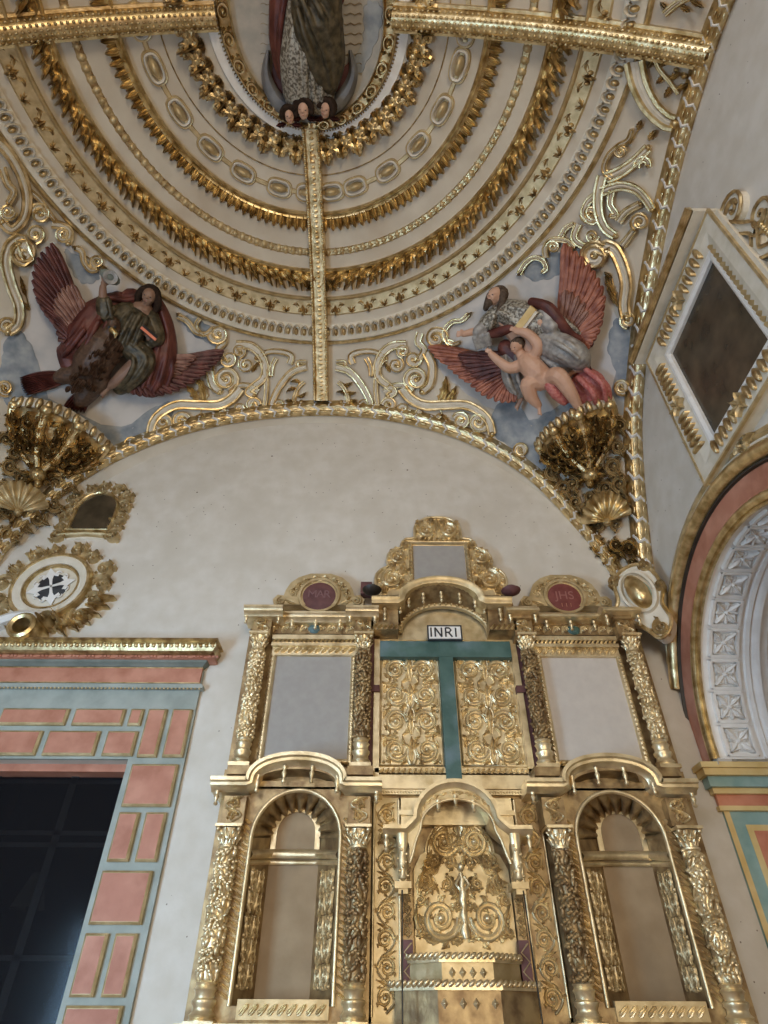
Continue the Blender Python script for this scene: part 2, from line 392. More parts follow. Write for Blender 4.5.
t = thing('medallion_ring', 'chain of oval gilt medallions with white rims round the inner vault', 'moulding')
meds = [pa(x, y)[1] for x, y in ((469, 28), (461, 66), (442, 110), (417, 143), (387, 170), (355, 185), (332, 192), (308, 190), (280, 184), (245, 168), (214, 143), (185, 108), (160, 66), (138, 22))]
meds = [meds[0] - 2 * 15, meds[0] - 15] + meds + [meds[-1] + 15, meds[-1] + 30]
mb = MB(); ringmould(mb, [(17.25, 0), (17.35, .02), (17.75, .02), (17.85, 0)], step=3); mb.build('link_band', 'goldm', t)
for a in meds:
    k = 1 / sin(R_(17.6)); Mm = lambda u, v, h, a=a, k=k: RG(17.55 + v, a + u * k, h)
    b = MB(); mring(b, Mm, (0, 0), 1.3, .80, [(-.16, 0), (-.1, .055), (.02, .075), (.12, .05), (.14, -.01)], 0, 36, .72); o = b.build('medallion', 'white', t)
    b = MB(); mblob(b, Mm, (0, 0), 1.05, .54, .12, 0, 16, 4); b.build('medallion_boss', 'goldm', o)
    b = MB(); mring(b, Mm, (0, 0), 1.6, 1.08, [(-.2, .0), (-.14, .035), (.0, .04), (.1, -.01)], 0, 36, .72); b.build('medallion_rim', 'goldm', o)
mb = MB(); ringmould(mb, halfr(15.6, .07, .02), step=3); tag(mb.build('thin_line_moulding', 'goldd'), 'thin plain line ring between the medallions and the scroll crests', 'moulding')

t = thing('scroll_crest_ring', 'innermost ring of high openwork gilt scroll crests pointing outward', 'moulding')
for i in range(27):
    a = A0 + 3 + i * 8.6; b = MB(); Mm = lambda u, v, h, a=a: RG(11.3 + v, a + u * 4.2, h)
    big = i % 2 == 0; L = 3.3 if big else 2.9
    for s in (-1, 1):
        mtube(b, Mm, spiral(s * .55, 1.1, .5, .12, 90 if s > 0 else 90, s * -1.3), taper(19, .035, .02), .06, 6)
        mtube(b, Mm, spline([(s * .05, L - .3), (s * .3, 2.1), (s * .95, 1.6), (s * .55, 1.5)], 5), .035, .07, 6)
        mleaf(b, Mm, (s * .2, .2), (s * .95, 1.0), .25, .09, 3, 8, .1 * s); mleaf(b, Mm, (s * .1, 1.6), (s * .6, L - .5), .25, .1, 2, 8, -.2 * s, .6)
        mtube(b, Mm, spiral(s * .35, 2.3, .28, .08, -90, s * 1.1), .03, .08, 6)
    mleaf(b, Mm, (0, .1), (0, L), .34 if big else .25, .12, 3, 12, 0, .6); mblob(b, Mm, (0, 2.0), .16, .22, .14)
    mleaf(b, Mm, (0, 0), (-.9, .35), .2, .05, 2, 6); mleaf(b, Mm, (0, 0), (.9, .35), .2, .05, 2, 6)
    b.build('scroll_crest', 'goldd' if a > 110 else 'gold', t)

# oval frame in the crown
cx0 = .06
def OV(u, v, h):      # u = angle deg, v = -1..1 across the frame, from inner to outer ellipse
    a = R_(u); k = (v + 1) / 2; ax = 8.6 + 1.5 * k; ay = 9.7 + 1.1 * k
    phx, phy = R_(ax), R_(ay)
    return Vector((EC.x + cx0 + (ER.x - h) * sin(phx) * cos(a), EC.y + (ER.y - h) * sin(phy) * sin(a), EC.z + (ER.z - h) * sqrt(1 - (sin(phx) * cos(a)) ** 2 - (sin(phy) * sin(a)) ** 2)))
t = thing('oval_crown_frame', 'oval gilt frame of framed egg bosses round the crown relief of the vault', 'frame')
mb = MB()
for pr in ([(-1.15, -.01), (-1.1, .1), (-.9, .12), (-.8, .05)], [(-.8, .05), (.6, .05)], [(.6, .05), (.7, .09), (.95, .07), (1.05, -.01)]): mb.grid([[OV(a, v, h) for v, h in pr] for a in range(0, 360, 4)], True)
mb.build('frame_moulding', 'gold', t)
mb = MB(); mb.grid([[OV(a, v, h) for v, h in ((1.0, 0), (1.1, .025), (2.7, .025), (2.8, 0))] for a in range(0, 360, 4)], True); mb.build('plain_white_band', 'white', t)
mb = MB()
for a in range(-20, 200, 2): mleaf(mb, OV, (a, 1.0), (a, 1.4), .8, .05, 1, 4)
mb.build('sawtooth_edge', 'goldm', t, kind='stuff')
for i in range(16):
    a = -16 + i * 14.2; b = MB(); Mm = lambda u, v, h, a=a: OV(a + u * 6, v, h)
    mring(b, Mm, (0, 0), .62, .75, [(-.2, .05), (-.1, .12), (.06, .12), (.1, .05)], 0, 20); mblob(b, Mm, (0, 0), .36, .45, .15, 0, 12, 4, .03)
    for s in (-1, 1): mleaf(b, Mm, (.95, 0), (.95, s * .8), .22, .12, 2, 6); 
    b.build('egg_boss', 'gold', t)
mb = MB()
mb.grid([[VA(.1, a, .012) for a in range(0, 360, 5)]] + [[OV(a, -1 - (1 - k) * 9.0, .012) for a in range(0, 360, 5)] for k in (.4, .7, .9, 1.0)], False, True)
mb.build('painted_glory_panel', 'ovalp', t)

# ================================================================== RIBS
def rib(al, p0, p1, hw, hgt, label, fat):
    t = thing('ceiling_rib', label, 'rib')
    n = 40; ph = [p0 + (p1 - p0) * i / n for i in range(n + 1)]
    mb = MB()
    if fat: prof = [(-1.25, -.01), (-1.25, hgt * .45), (-1, hgt * .5)] + [(x * .92, hgt * .45 + y * hgt * .75) for x, y in HALF] + [(1, hgt * .5), (1.25, hgt * .45), (1.25, -.01)]
    else: prof = [(-1, -.01), (-1, hgt * .7), (-.9, hgt), (-.7, hgt), (-.6, hgt * .75), (.6, hgt * .75), (.7, hgt), (.9, hgt), (1, hgt * .7), (1, -.01)]
    mb.grid([[VA(p, al, h, s * hw) for s, h in prof] for p in ph])
    mb.build('rib_body', 'gold', t)
    mb = MB(); nn = int((p1 - p0) / .62)
    for i in range(nn):
        p = p0 + (p1 - p0) * (i + .5) / nn; Mm = lambda u, v, h, p=p: VA(p + v, al, h, u)
        for s in ((-.8, -.4, 0, .4, .8) if fat else (0,)):
            mblob(mb, Mm, (s * hw, .31 * (abs(s) == .4)), hw * (.2 if fat else .4), .28, .028, 0, 8, 3, hgt * (.45 + .75 * sqrt(1 - min(1, s * s)) ) - .012 if fat else hgt * .75)
    mb.build('scale_pattern', 'goldd' if al == 180 else 'gold', t, kind='stuff')
    if not fat:
        mb = MB()
        for i in range(int((p1 - p0) / .45)):
            for s in (-1, 1): q = VA(p0 + i * .45, al, hgt, s * hw * .8); mb.ball(q, .022, None, 6, 4)
        mb.build('bead_edge', 'gold', t, kind='stuff')
    return t
rib(90, 10.6, 44.8, .115, .15, 'gilt vertical rib from the crown oval down to the front arch', False)
rib(0, 10.2, 44.6, .11, .17, 'thick gilt scale-patterned rib running right from the crown oval', True)
rib(180, 9.6, 43.5, .11, .17, 'thick gilt scale-patterned rib running left from the crown oval', True)
# ================================================================== THE ALTARPIECE (measured about its own axis; depth y)
AX, YM = .665, 5.8
def q(rel, z, y): k = y / YM; return Vector(((AX + rel) * k, y, 1.6 + (z - 1.6) * k))
def rbox(mb, a0, a1, z0, z1, yf, yb=5.98, bev=0):
    p0, p1 = q(a0, z0, yf), q(a1, z1, yf); x0, x1 = sorted((p0.x, p1.x)); zz0, zz1 = sorted((p0.z, p1.z))
    mb.box(x0, x1, yf, yb, zz0, zz1)
def plane(yf):               # drawing map of a plane of the altarpiece, u = rel, v = height
    def f(u, v, h): p = q(u, v, yf); p.y -= h; return p
    return f
alt = thing('altarpiece', 'tall gilded three-bay altarpiece with empty niches and grey canvas panels on the front wall', 'altarpiece')
def ascroll(mb, Mf, c, rr, a0, turns, h, nl=5, w=.2, n=13):
    """one acanthus scroll: a tapering fluted ribbon coiling to a boss, with leaves off its back"""
    P = spiral(c[0], c[1], rr, rr * .24, a0, turns, n); k = len(P)
    mband(mb, Mf, P, [rr * w * (1.1 - .55 * i / k) for i in range(k)], [(-1, -.004), (-.85, h * .8), (-.45, h), (0, h * .72), (.45, h), (.85, h * .8), (1, -.004)])
    mblob(mb, Mf, c, rr * .26, rr * .26, h * 1.35, 0, 9, 3)
    sg = 1 if turns > 0 else -1
    for i in range(nl):
        t = i / nl * .62; p = P[int(t * k)]; a = atan2(p[1] - c[1], p[0] - c[0]); d = a + sg * .85
        mleaf(mb, Mf, p, (p[0] + cos(d) * rr * .55, p[1] + sin(d) * rr * .55), rr * .22, h * .95, 2, 7, -.18 * sg, .3)
        if i % 2: d = a + pi + sg * .5; mleaf(mb, Mf, p, (p[0] + cos(d) * rr * .5, p[1] + sin(d) * rr * .5), rr * .13, h * .8, 2, 6, .2 * sg, .2)
def scrollwork(mb, Mf, u0, u1, v0, v1, seed=0, cols=1, r=.011, h=.0, dens=1.):
    """mirrored acanthus scrollwork filling a rectangle"""
    W = u1 - u0; H = v1 - v0; cx = (u0 + u1) / 2; rs = W * .235; rows = max(1, round(H / (rs * 2.0))); st = H / rows; hh = r * 2.6
    for i in range(rows):
        vy = v0 + st * (i + .5); up = 1 if i % 2 == 0 else -1; rr = min(rs, st * .47)
        for s in (-1, 1):
            c = (cx + s * W * .255, vy)
            ascroll(mb, Mf, c, rr * .92, 180 if s > 0 else 0, s * up * 1.5, hh)
            mband(mb, Mf, spline([(cx + s * W * .02, vy - up * st * .5), (cx + s * W * .06, vy - up * st * .3), (c[0] - s * rr * .92, vy)], 4), rr * .15, hp(hh))
            mleaf(mb, Mf, (c[0], vy + up * rr * .95), (cx + s * W * .49, vy + up * st * .52), rr * .26, hh, 2, 7, .15)
            mleaf(mb, Mf, (cx, vy - st * .3), (cx + s * W * .13, vy + st * .22), W * .05, hh, 2, 7, .2 * s)
            mblob(mb, Mf, (cx + s * W * .46, vy - up * st * .4), rr * .13, rr * .2, hh, 0, 7, 2)
            for e in (-1, 1): mleaf(mb, Mf, (cx + s * W * .46, vy + e * st * .1), (cx + s * W * .36, vy + e * st * .5), rr * .2, hh, 2, 7, .2); mleaf(mb, Mf, (cx + s * W * .05, vy + e * st * .12), (cx + s * W * .15, vy + e * st * .48), rr * .18, hh, 2, 7, .2)
            mleaf(mb, Mf, (c[0] - s * rr * .2, vy - up * rr * .2), (c[0] + s * rr * .35, vy - up * rr * .5), rr * .16, hh * .8, 1, 6)
        mleaf(mb, Mf, (cx, vy - st * .45), (cx, vy + st * .45), W * .075, hh * 1.25, 3, 9)
def vine(mb, Mf, u0, u1, v0, v1, seed=0, r=.01):
    """one wave of scrolls climbing a narrow strip"""
    W = u1 - u0; H = v1 - v0; cx = (u0 + u1) / 2; n = max(2, round(H / (W * 1.02))); st = H / n; hh = r * 2.8
    mband(mb, Mf, [(cx + W * .42 * sin(pi * (i / 8)), v0 + st * i / 8) for i in range(8 * n + 1)], W * .06, hp(hh * .8))
    for i in range(n):
        s = 1 if i % 2 == 0 else -1; rr = min(W * .42, st * .46)
        ascroll(mb, Mf, (cx - s * W * .05, v0 + st * (i + .5)), rr, 0 if s > 0 else 180, s * 1.45, hh, 5, .19)
        mleaf(mb, Mf, (cx + s * W * .3, v0 + st * (i + .85)), (cx - s * W * .45, v0 + st * (i + 1.1)), W * .1, hh, 2, 6)
def leafedge(mb, Mf, p0, p1, w, h, step=.06):
    L = hypot(p1[0] - p0[0], p1[1] - p0[1]); n = max(1, int(L / step)); dx, dy = (p1[0] - p0[0]) / n, (p1[1] - p0[1]) / n; nx, ny = -dy / step * w, dx / step * w
    for i in range(n):
        b = (p0[0] + dx * i, p0[1] + dy * i); mleaf(mb, Mf, (b[0] - nx * .5, b[1] - ny * .5), (b[0] + nx * .5 + dx * .9, b[1] + ny * .5 + dy * .9), step * .42, h, 1, 5)

# ---- body behind everything
mb = MB()
rbox(mb, -2.16, 2.16, .0, 1.36, 5.55); rbox(mb, -.95, .95, 1.36, 3.22, 5.93, 5.985)
for s in (-1, 1): rbox(mb, s * 1.92, s * 2.13, 1.3, 3.15, 5.80); rbox(mb, s * .74, s * .95, 1.3, 3.15, 5.80)
for s in (-1, 1): rbox(mb, s * .74, s * 2.14, 3.15, 3.36, 5.72)
rbox(mb, -.76, .76, 3.12, 3.32, 5.83)
for s in (-1, 1): rbox(mb, s * .74, s * 2.12, 3.36, 5.02, 5.84)
rbox(mb, -.76, .76, 3.3, 5.2, 5.88)
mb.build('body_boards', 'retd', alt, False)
mb = MB(); rbox(mb, -2.25, 2.25, 1.36, 1.5, 5.45); rbox(mb, -2.2, 2.2, 1.5, 1.56, 5.52); mb.build('predella_shelf', 'retg', alt, False)

# ---- columns
def column(rel, z0, z1, yc, seed, r=.078):
    rnd = random.Random(seed); k = yc / YM; b = q(rel, z0, yc); H = (z1 - z0) * k; zt = b.z + H
    o = MB(); zb = b.z + H * .19; zc = b.z + H * .86
    o.lathe((b.x, yc, 0), [(r * .72, zb), (r * .8, zb + .02), (r * .74, zc)], 14)
    # climbing vine with leaves and grapes
    n = 46
    for tw in (0, pi):
        o.tube([(b.x + r * .82 * cos(tw + 9.5 * i / n), yc + r * .82 * sin(tw + 9.5 * i / n), zb + (zc - zb) * i / n) for i in range(n + 1)], .014, 5)
    nz = int((zc - zb) / .048)
    for i in range(nz):
        z = zb + (zc - zb) * (i + .5) / nz
        for j in range(4):
            a = -pi / 2 + (j - 1.5) * .85 + .42 * (i % 2) + rnd.uniform(-.2, .2); c = Vector((b.x + cos(a) * r * .86, yc + sin(a) * r * .86, z)); nrm = Vector((cos(a), sin(a), 0)); tg = Vector((-sin(a), cos(a), 0))
            if rnd.random() < .45:
                o.ball(c, (.022, .022, .022), None, 6, 4)
                o.ball(c - tg * .02 + nrm * .008 - Vector((0, 0, .01)), .018, None, 6, 4)
                o.ball(c + tg * .02 + nrm * .006 - Vector((0, 0, .018)), .018, None, 6, 4)
            else:
                w = rnd.uniform(-.8, .8); u = Vector((0, 0, 1)) * cos(w) + tg * sin(w)
                o.ball(c, (.021, .042, .022), (u.cross(nrm), u, nrm), 6, 4); o.ball(c + u * .03, (.014, .022, .03), (u.cross(nrm), u, nrm), 6, 4)
    col = o.build('column', 'retg' if seed % 2 else 'retd', alt)
    o = MB(); o.lathe((b.x, yc, 0), [(0, b.z), (r * 1.25, b.z), (r * 1.25, b.z + H * .012), (r * 1.05, b.z + H * .02), (r * 1.2, b.z + H * .035), (r * .95, b.z + H * .05), (r * .9, b.z + H * .07), (r * 1.1, b.z + H * .085), (r * 1.1, b.z + H * .1), (r * .85, b.z + H * .11), (r * .9, b.z + H * .135), (r * 1.08, b.z + H * .15), (r * .85, b.z + H * .165), (r * 1.02, b.z + H * .18), (r * .8, zb - b.z + b.z)], 16)
    o.box(b.x - r * 1.3, b.x + r * 1.3, yc - r * 1.3, yc + r * 1.3, b.z - .02, b.z + .012); o.build('column_base', 'retg', col)
    o = MB(); hc = zt - zc
    o.lathe((b.x, yc, 0), [(r * .74, zc), (r * .95, zc + hc * .06), (r * .95, zc + hc * .14), (r * .74, zc + hc * .18), (r * .8, zc + hc * .5), (r * 1.1, zc + hc * .85)], 14)
    for rw, (z_, hh) in enumerate(((.2, .35), (.48, .35))):
        for j in range(9):
            a = 2 * pi * (j + .5 * rw) / 9; tg = Vector((-sin(a), cos(a), 0)); nr = Vector((cos(a), sin(a), 0)); base = Vector((b.x, yc, zc + hc * z_)) + nr * r * .8
            Mm = lambda u, v, h, base=base, tg=tg, nr=nr: base + tg * u + Vector((0, 0, v)) + nr * (h + v * v * 3)
            mleaf(o, Mm, (0, 0), (0, hc * hh), r * .28, .012, 2, 6, 0, 1.5)
    for sx in (-1, 1): o.ball((b.x + sx * r * 1.05, yc - r * .9, zt - hc * .2), .022, None, 8, 5)
    o.box(b.x - r * 1.35, b.x + r * 1.35, yc - r * 1.35, yc + r * 1.35, zt - hc * .12, zt); o.build('capital', 'retg', col)
sd = 0
for s in (-1, 1):
    for rel in (2.0, .875):
        sd += 1; column(s * rel, 1.56, 2.88, 5.62, sd, .082); column(s * rel, 3.39, 4.76, 5.70, sd + 20, .075)
# entablature blocks over the columns
for s in (-1, 1):
    for rel in (2.0, .875):
        for z0, z1, yf in ((2.9, 3.13, 5.56), (4.77, 4.99, 5.62)):
            mb = MB(); rbox(mb, s * rel - .1, s * rel + .1, z0, z1, yf, 5.87); bl = mb.build('entablature_block', 'retd', alt, False)
            mb = MB(); vine(mb, plane(yf), s * rel - .085, s * rel + .085, z0 + .02, z1 - .02, 1, .009); mb.build('block_carving', 'retg', bl)
        mb = MB(); rbox(mb, s * rel - .12, s * rel + .12, 3.32, 3.4, 5.56, 5.85); mb.build('plinth_block', 'retd', alt, False)
# ---- turned pendants
def pendant(rel, z, yf, yd, L=.12, nm='pendant'):
    p = q(rel, z, yf); o = MB(); y = yf + yd
    o.lathe((p.x, y, 0), [(.0, p.z - L), (.012, p.z - L * .97), (.02, p.z - L * .85), (.01, p.z - L * .72), (.018, p.z - L * .55), (.024, p.z - L * .4), (.012, p.z - L * .25), (.02, p.z - L * .12), (.02, p.z)], 10)
    o.build(nm, 'retg', alt)
# ---- cornices: sweep a profile (dy from the front, dz) along a path of (rel, z, front y)
def cornice(path, prof, name, m='retg'):
    mb = MB(); rows = []
    N = normals2([(p[0], p[1]) for p in path])
    for (rel, z, yf), (nx, nz) in zip(path, N):
        rows.append([q(rel, z, yf) + Vector((nx * dz, dy, nz * dz)) for dy, dz in prof])
    mb.grid(rows, False, True)
    mb.poly([p for p in rows[0]]); mb.poly([p for p in rows[-1]])
    return mb.build(name, m, alt)
PROF = [(.6, .03), (0, .03), (0, 0), (.025, -.012), (.03, -.035), (.08, -.05), (.1, -.075), (.6, -.075)]
PROFS = [(.35, .025), (0, .025), (0, 0), (.02, -.012), (.025, -.03), (.06, -.045), (.08, -.07), (.35, -.07)]
def archpath(c, w, zf, zt, yf, ext0, ext1, n=18, wf=None):
    """flat - segmental arch - flat, at centre c, half width w"""
    pts = [(c - ext0, zf, yf), (c - w - .02, zf, yf)]
    for i in range(n + 1):
        a = pi * i / n; pts.append((c - w * cos(a), zf + (zt - zf) * sin(a) ** .8, yf))
    return pts + [(c + w + .02, zf, yf), (c + ext1, zf, yf)]
for s in (-1, 1):
    c = s * 1.47
    e0, e1 = (.79, .80) if s < 0 else (.80, .79)
    cornice(archpath(c, .44, 3.27, 3.50, 5.46, e0, e1), [(.5 if dy == .6 else dy, dz) for dy, dz in PROF], 'arched_cornice')
    # soffit boards between brackets under the arch
    mb = MB(); n = 20
    mb.grid([[q(c - .42 * cos(pi * i / n), 3.20 + .2 * sin(pi * i / n) ** .8, 5.56) + Vector((0, dy, dz)) for dy, dz in ((0, 0), (0, -.03), (.32, -.07), (.32, -.02))] for i in range(n + 1)], False, True); mb.build('arch_soffit', 'retd', alt)
    for k, (dr, z) in enumerate(((-.36, 3.33), (-.12, 3.41), (.14, 3.41), (.38, 3.33))): pendant(c + dr, z, 5.50, .05, .15)
    pendant(s * 2.19, 3.19, 5.46, .06, .12); pendant(s * .72, 3.19, 5.46, .06, .1)
    # upper cornice: breaks forward over the columns
    cornice([(s * 2.24, 5.12, 5.46), (s * 1.80, 5.12, 5.46)] if s > 0 else [(-2.24, 5.12, 5.46), (-1.80, 5.12, 5.46)], PROFS, 'upper_cornice')
    cornice([(s * 1.09, 5.12, 5.46), (s * .72, 5.12, 5.46)], PROFS, 'upper_cornice')
    cornice([(s * 1.80, 5.04, 5.60), (s * 1.07, 5.04, 5.60)], PROFS, 'upper_cornice')
    mb = MB(); rbox(mb, s * 1.9, s * .97, 4.78, 4.99, 5.76, 5.9)
    rbox(mb, s * 2.1, s * 1.9, 4.99, 5.06, 5.56, 5.9); rbox(mb, s * .98, s * .77, 4.99, 5.06, 5.56, 5.9)
    mb.build('frieze_board', 'retd', alt, False)
    mb = MB(); Mf = plane(5.76)
    for i in range(9): u = s * (1.03 + .1 * i); mleaf(mb, Mf, (u - .045, 4.8), (u + .045, 4.88), .03, .02, 2, 6, .2); mblob(mb, Mf, (u, 4.94), .03, .025, .02, 0, 8, 3); mtube(mb, Mf, spiral(u, 4.84, .035, .01, 0, 1.2, 8), .006, .01, 5)
    mb.build('frieze_carving', 'retg', alt)
    mb = MB(); mblob(mb, Mf, (s * 1.42, 4.84), .075, .06, .03, 0, 16, 4); mb.build('green_shell', 'green', alt)
    for u in (1.15, 1.42, 1.68): pendant(s * u, 4.98, 5.64, .04, .12)
    for u in (1.84, 2.2): pendant(s * u, 5.06, 5.5, .05, .12)
    for u in (1.04, .76): pendant(s * u, 5.06, 5.5, .05, .1)

# ---- lower side niches
def niche(s):
    c = s * 1.42; yf = 5.66; r = .39; zs = 2.79; zb = 1.66; mb = MB(); n = 24
    arc = [(c - r * cos(pi * i / n), zs + r * sin(pi * i / n)) for i in range(n + 1)]
    inn = [(c - r, zb)] + arc + [(c + r, zb)]
    def outer(u, v):   # push to the rectangle
        a0, a1 = c - .5, c + .5
        if v < zs: return (a0 if u < c else a1, v)
        dx, dz = u - c, v - zs; k = min(.5 / abs(dx) if abs(dx) > 1e-6 else 9, .42 / dz if dz > 1e-6 else 9); return (c + dx * k, zs + dz * k)
    face = [[q(u, v, yf) for u, v in inn], [q(*outer(u, v), yf) for u, v in inn]]
    mb.grid(face); rbox(mb, c - .5, c + .5, 3.19, 3.26, yf); rbox(mb, c - .5, c + .5, 1.5, zb, yf)
    fr = mb.build('niche_front', 'retd', alt, False)
    mb = MB(); Mf = plane(yf); path = inn
    mband(mb, Mf, [(u, v) for u, v in path], .018, hp(.03)); mb.build('niche_arch_moulding', 'retg', fr)
    for e in (-1, 1): mb = MB(); leafedge(mb, Mf, (c + e * .445, 1.7), (c + e * .445, 2.95), .07, .035, .05); mb.build('niche_edge_carving', 'retg', fr)
    # recess: two slanting sides and a flat back
    yb = 5.975; w = .21; mb = MB()
    for e in (-1, 1): mb.poly([q(c + e * r, zb, yf), q(c + e * w, zb, yb), q(c + e * w, zs - .12, yb), q(c + e * r, zs - .12, yf)])
    for e in (-1, 1): mb.poly([q(c + e * r, zs - .12, yf), q(c + e * w, zs - .12, yb), q(c + e * w, zs, yb), q(c + e * r, zs, yf)])
    mb.poly([q(c - r, zb, yf), q(c + r, zb, yf), q(c + w, zb, yb), q(c - w, zb, yb)])
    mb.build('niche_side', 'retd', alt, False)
    mb = MB(); mb.poly([q(c - w, zb, yb), q(c + w, zb, yb), q(c + w, zs + .24, yb), q(c - w, zs + .24, yb)]); mb.build('niche_back', 'niche', alt, False)
    for e in (-1, 1):
        p0, p1 = q(c + e * r * .93, zb, yf + .02), q(c + e * w * 1.12, zb, yb - .02); d = p1 - p0; nr = Vector((-e * d.y, e * d.x, 0)).normalized()
        if nr.y > 0: nr = -nr
        Mm = lambda u, v, h, p0=p0, d=d, nr=nr: p0 + d * u / .36 + Vector((0, 0, (v - zb) * yf / YM)) + nr * h
        b = MB(); scrollwork(b, Mm, .02, .34, zb + .1, zs - .22, 3, r=.0065); b.build('niche_side_carving', 'goldm', alt)
    # impost moulding following the recess
    for z, hh, dd in ((2.66, .035, .035), (2.60, .02, .02)):
        mb = MB(); pts = [q(c - r, z, yf + .01), q(c - w, z, yb), q(c + w, z, yb), q(c + r, z, yf + .01)]
        mb.grid([[p + Vector((0, -dd if 0 < i < 3 else 0, 0)) + Vector((0, 0, h_)) + Vector(((dd * (1 if i < 2 else -1)) * o_, -dd * .4 * o_, 0)) for h_, o_ in ((-hh, 0), (-hh * .6, .7), (0, 1), (hh * .6, .7), (hh, 0))] for i, p in enumerate(pts)]); mb.build('impost_moulding', 'retg', alt)
    # fluted half shell
    mb = MB(); rows = []; na = 66
    for j in range(9):
        t_ = j / 8; rr = r * (1 - t_) + w * t_; y = yf + (yb - yf) * sin(t_ * pi / 2)
        rows.append([])
        for i in range(na + 1):
            a = pi * i / na; f = .075 * sin(pi * min(t_ * 1.05, 1)) ** .6 * abs(sin(10.5 * a)) ** .8
            rows[-1].append(q(c - (rr - f) * cos(a), zs + (rr - f) * sin(a) * (1 if True else 1), y))
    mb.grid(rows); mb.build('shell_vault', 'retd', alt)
    # gilt outline of a small arched window on the back
    b = MB(); Mb = plane(yb - .005); pth = [(c - .19, 2.7)] + [(c - .19 * cos(pi * i / 12), 2.83 + .19 * sin(pi * i / 12)) for i in range(13)] + [(c + .19, 2.7)]
    mband(b, Mb, pth, .022, [(-1, 0), (-1, .012), (1, .012), (1, 0)]); b.build('arched_outline', 'retg', alt)
    b = MB(); rbox(b, c - .33, c + .36, 1.58, 1.7, 5.63, 5.75); b.build('niche_sill', 'goldm', alt, False)
    b = MB(); leafedge(b, plane(5.63), (c - .31, 1.64), (c + .34, 1.64), .06, .02, .07); b.build('sill_carving', 'retg', alt)
for s in (-1, 1): niche(s)

# ---- upper canvases
for s in (-1, 1):
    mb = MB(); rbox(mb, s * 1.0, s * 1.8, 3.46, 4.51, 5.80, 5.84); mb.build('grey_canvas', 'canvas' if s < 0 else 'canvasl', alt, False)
    mb = MB(); Mf = plane(5.80)
    for w_, p in ((.03, [(s * .975, 3.44), (s * .975, 4.535)]), (.03, [(s * 1.825, 3.44), (s * 1.825, 4.535)]), (.025, [(s * .95, 3.43), (s * 1.85, 3.43)])): mband(mb, Mf, p, w_, hp(.04))
    rbox(mb, s * .95, s * 1.85, 4.53, 4.64, 5.76, 5.85); rbox(mb, s * .93, s * 1.87, 4.64, 4.68, 5.72, 5.85); rbox(mb, s * .93, s * 1.87, 4.72, 4.77, 5.70, 5.85)
    mb.build('canvas_frame', 'retg', alt)
    mb = MB(); Mg = plane(5.76); leafedge(mb, Mg, (s * .97, 4.585), (s * 1.83, 4.585), .06, .025, .07); leafedge(mb, Mf, (s * .97, 3.46), (s * .97, 4.5), .05, .045, .045); leafedge(mb, Mf, (s * 1.83, 3.46), (s * 1.83, 4.5), .05, .045, .045)
    leafedge(mb, plane(5.72), (s * .94, 4.70), (s * 1.86, 4.70), .05, .02, .045); leafedge(mb, plane(5.78), (s * .98, 3.425), (s * 1.84, 3.425), .04, .03, .05)
    mb.build('frame_carving', 'retg', alt)

# ---- crests over the side bays with painted discs
for s in (-1, 1):
    c = s * 1.40; yf = 5.86; Mf = plane(yf)
    half = [(.50, 5.13), (.52, 5.2), (.47, 5.26), (.40, 5.25), (.385, 5.32), (.34, 5.42), (.25, 5.50), (.12, 5.55)]
    out = [(c + a, b) for a, b in half] + [(c - a, b) for a, b in half[::-1]]
    mb = MB(); mslab(mb, Mf, out, .03, -.1); cr = mb.build('side_crest', 'goldm', alt, False)
    mb = MB(); mband(mb, Mf, spline([p for p in out[1:-1]], 4), .018, hp(.03, 1, 0.0)); 
    mb2 = MB(); Mc = plane(yf - .03)
    for k in range(9):
        a = pi * (k + .5) / 9; p = (c + .31 * cos(a), 5.23 + .25 * sin(a)); e = (p[0] + .1 * sin(a), p[1] - .08 * cos(a)); mleaf(mb2, Mc, p, e, .035, .03, 2, 7, .25)
        mtube(mb2, Mc, spiral(p[0], p[1] + .01, .045, .01, k * 40, 1.2, 9), .008, .012, 5)
    for e in (-1, 1): mtube(mb2, Mc, spiral(c + e * .43, 5.19, .06, .012, 90, -e * 1.5, 10), .012, .015, 6); mleaf(mb2, Mc, (c + e * .25, 5.16), (c + e * .38, 5.2), .03, .02, 2, 6)
    mring(mb2, Mc, (c, 5.265), .225, .215, [(-.02, 0), (-.015, .03), (.012, .03), (.018, 0)])
    mb2.build('crest_carving', 'goldm', cr)
    mb = MB(); mblob(mb, Mc, (c, 5.265), .21, .2, .012, 0, 40, 3); mb.build('painted_disc', 'red' if s > 0 else 'dred', alt)
    cu = bpy.data.curves.new('t', 'FONT'); cu.body = 'JHS' if s > 0 else 'MAR'; cu.size = .15 * (1 if s > 0 else .95); cu.extrude = .003; cu.align_x = 'CENTER'; cu.align_y = 'CENTER'
    if s < 0: cu.space_character = .82
    to = bpy.data.objects.new('t', cu); C.objects.link(to); bpy.context.view_layer.update()
    me = bpy.data.meshes.new_from_object(to.evaluated_get(bpy.context.evaluated_depsgraph_get())); bpy.data.objects.remove(to)
    for v in me.vertices: v.co = Mc(c + v.co.x, 5.275 + v.co.y, .013 + v.co.z)
    me.materials.clear(); me.materials.append(mat('monogram_' + ('a' if s > 0 else 'b'), (.32, .13, .11) if s > 0 else (.20, .10, .10), None, .6))
    lo = bpy.data.objects.new('monogram', me); C.objects.link(lo); lo.parent = alt
    if s > 0:
        b = MB()
        for e in (-1, 0, 1): mtube(b, Mc, [(c + e * .05, 5.13), (c + e * .05, 5.175)], .004, .014, 5)
        b.build('nail_mark', 'pink', alt)

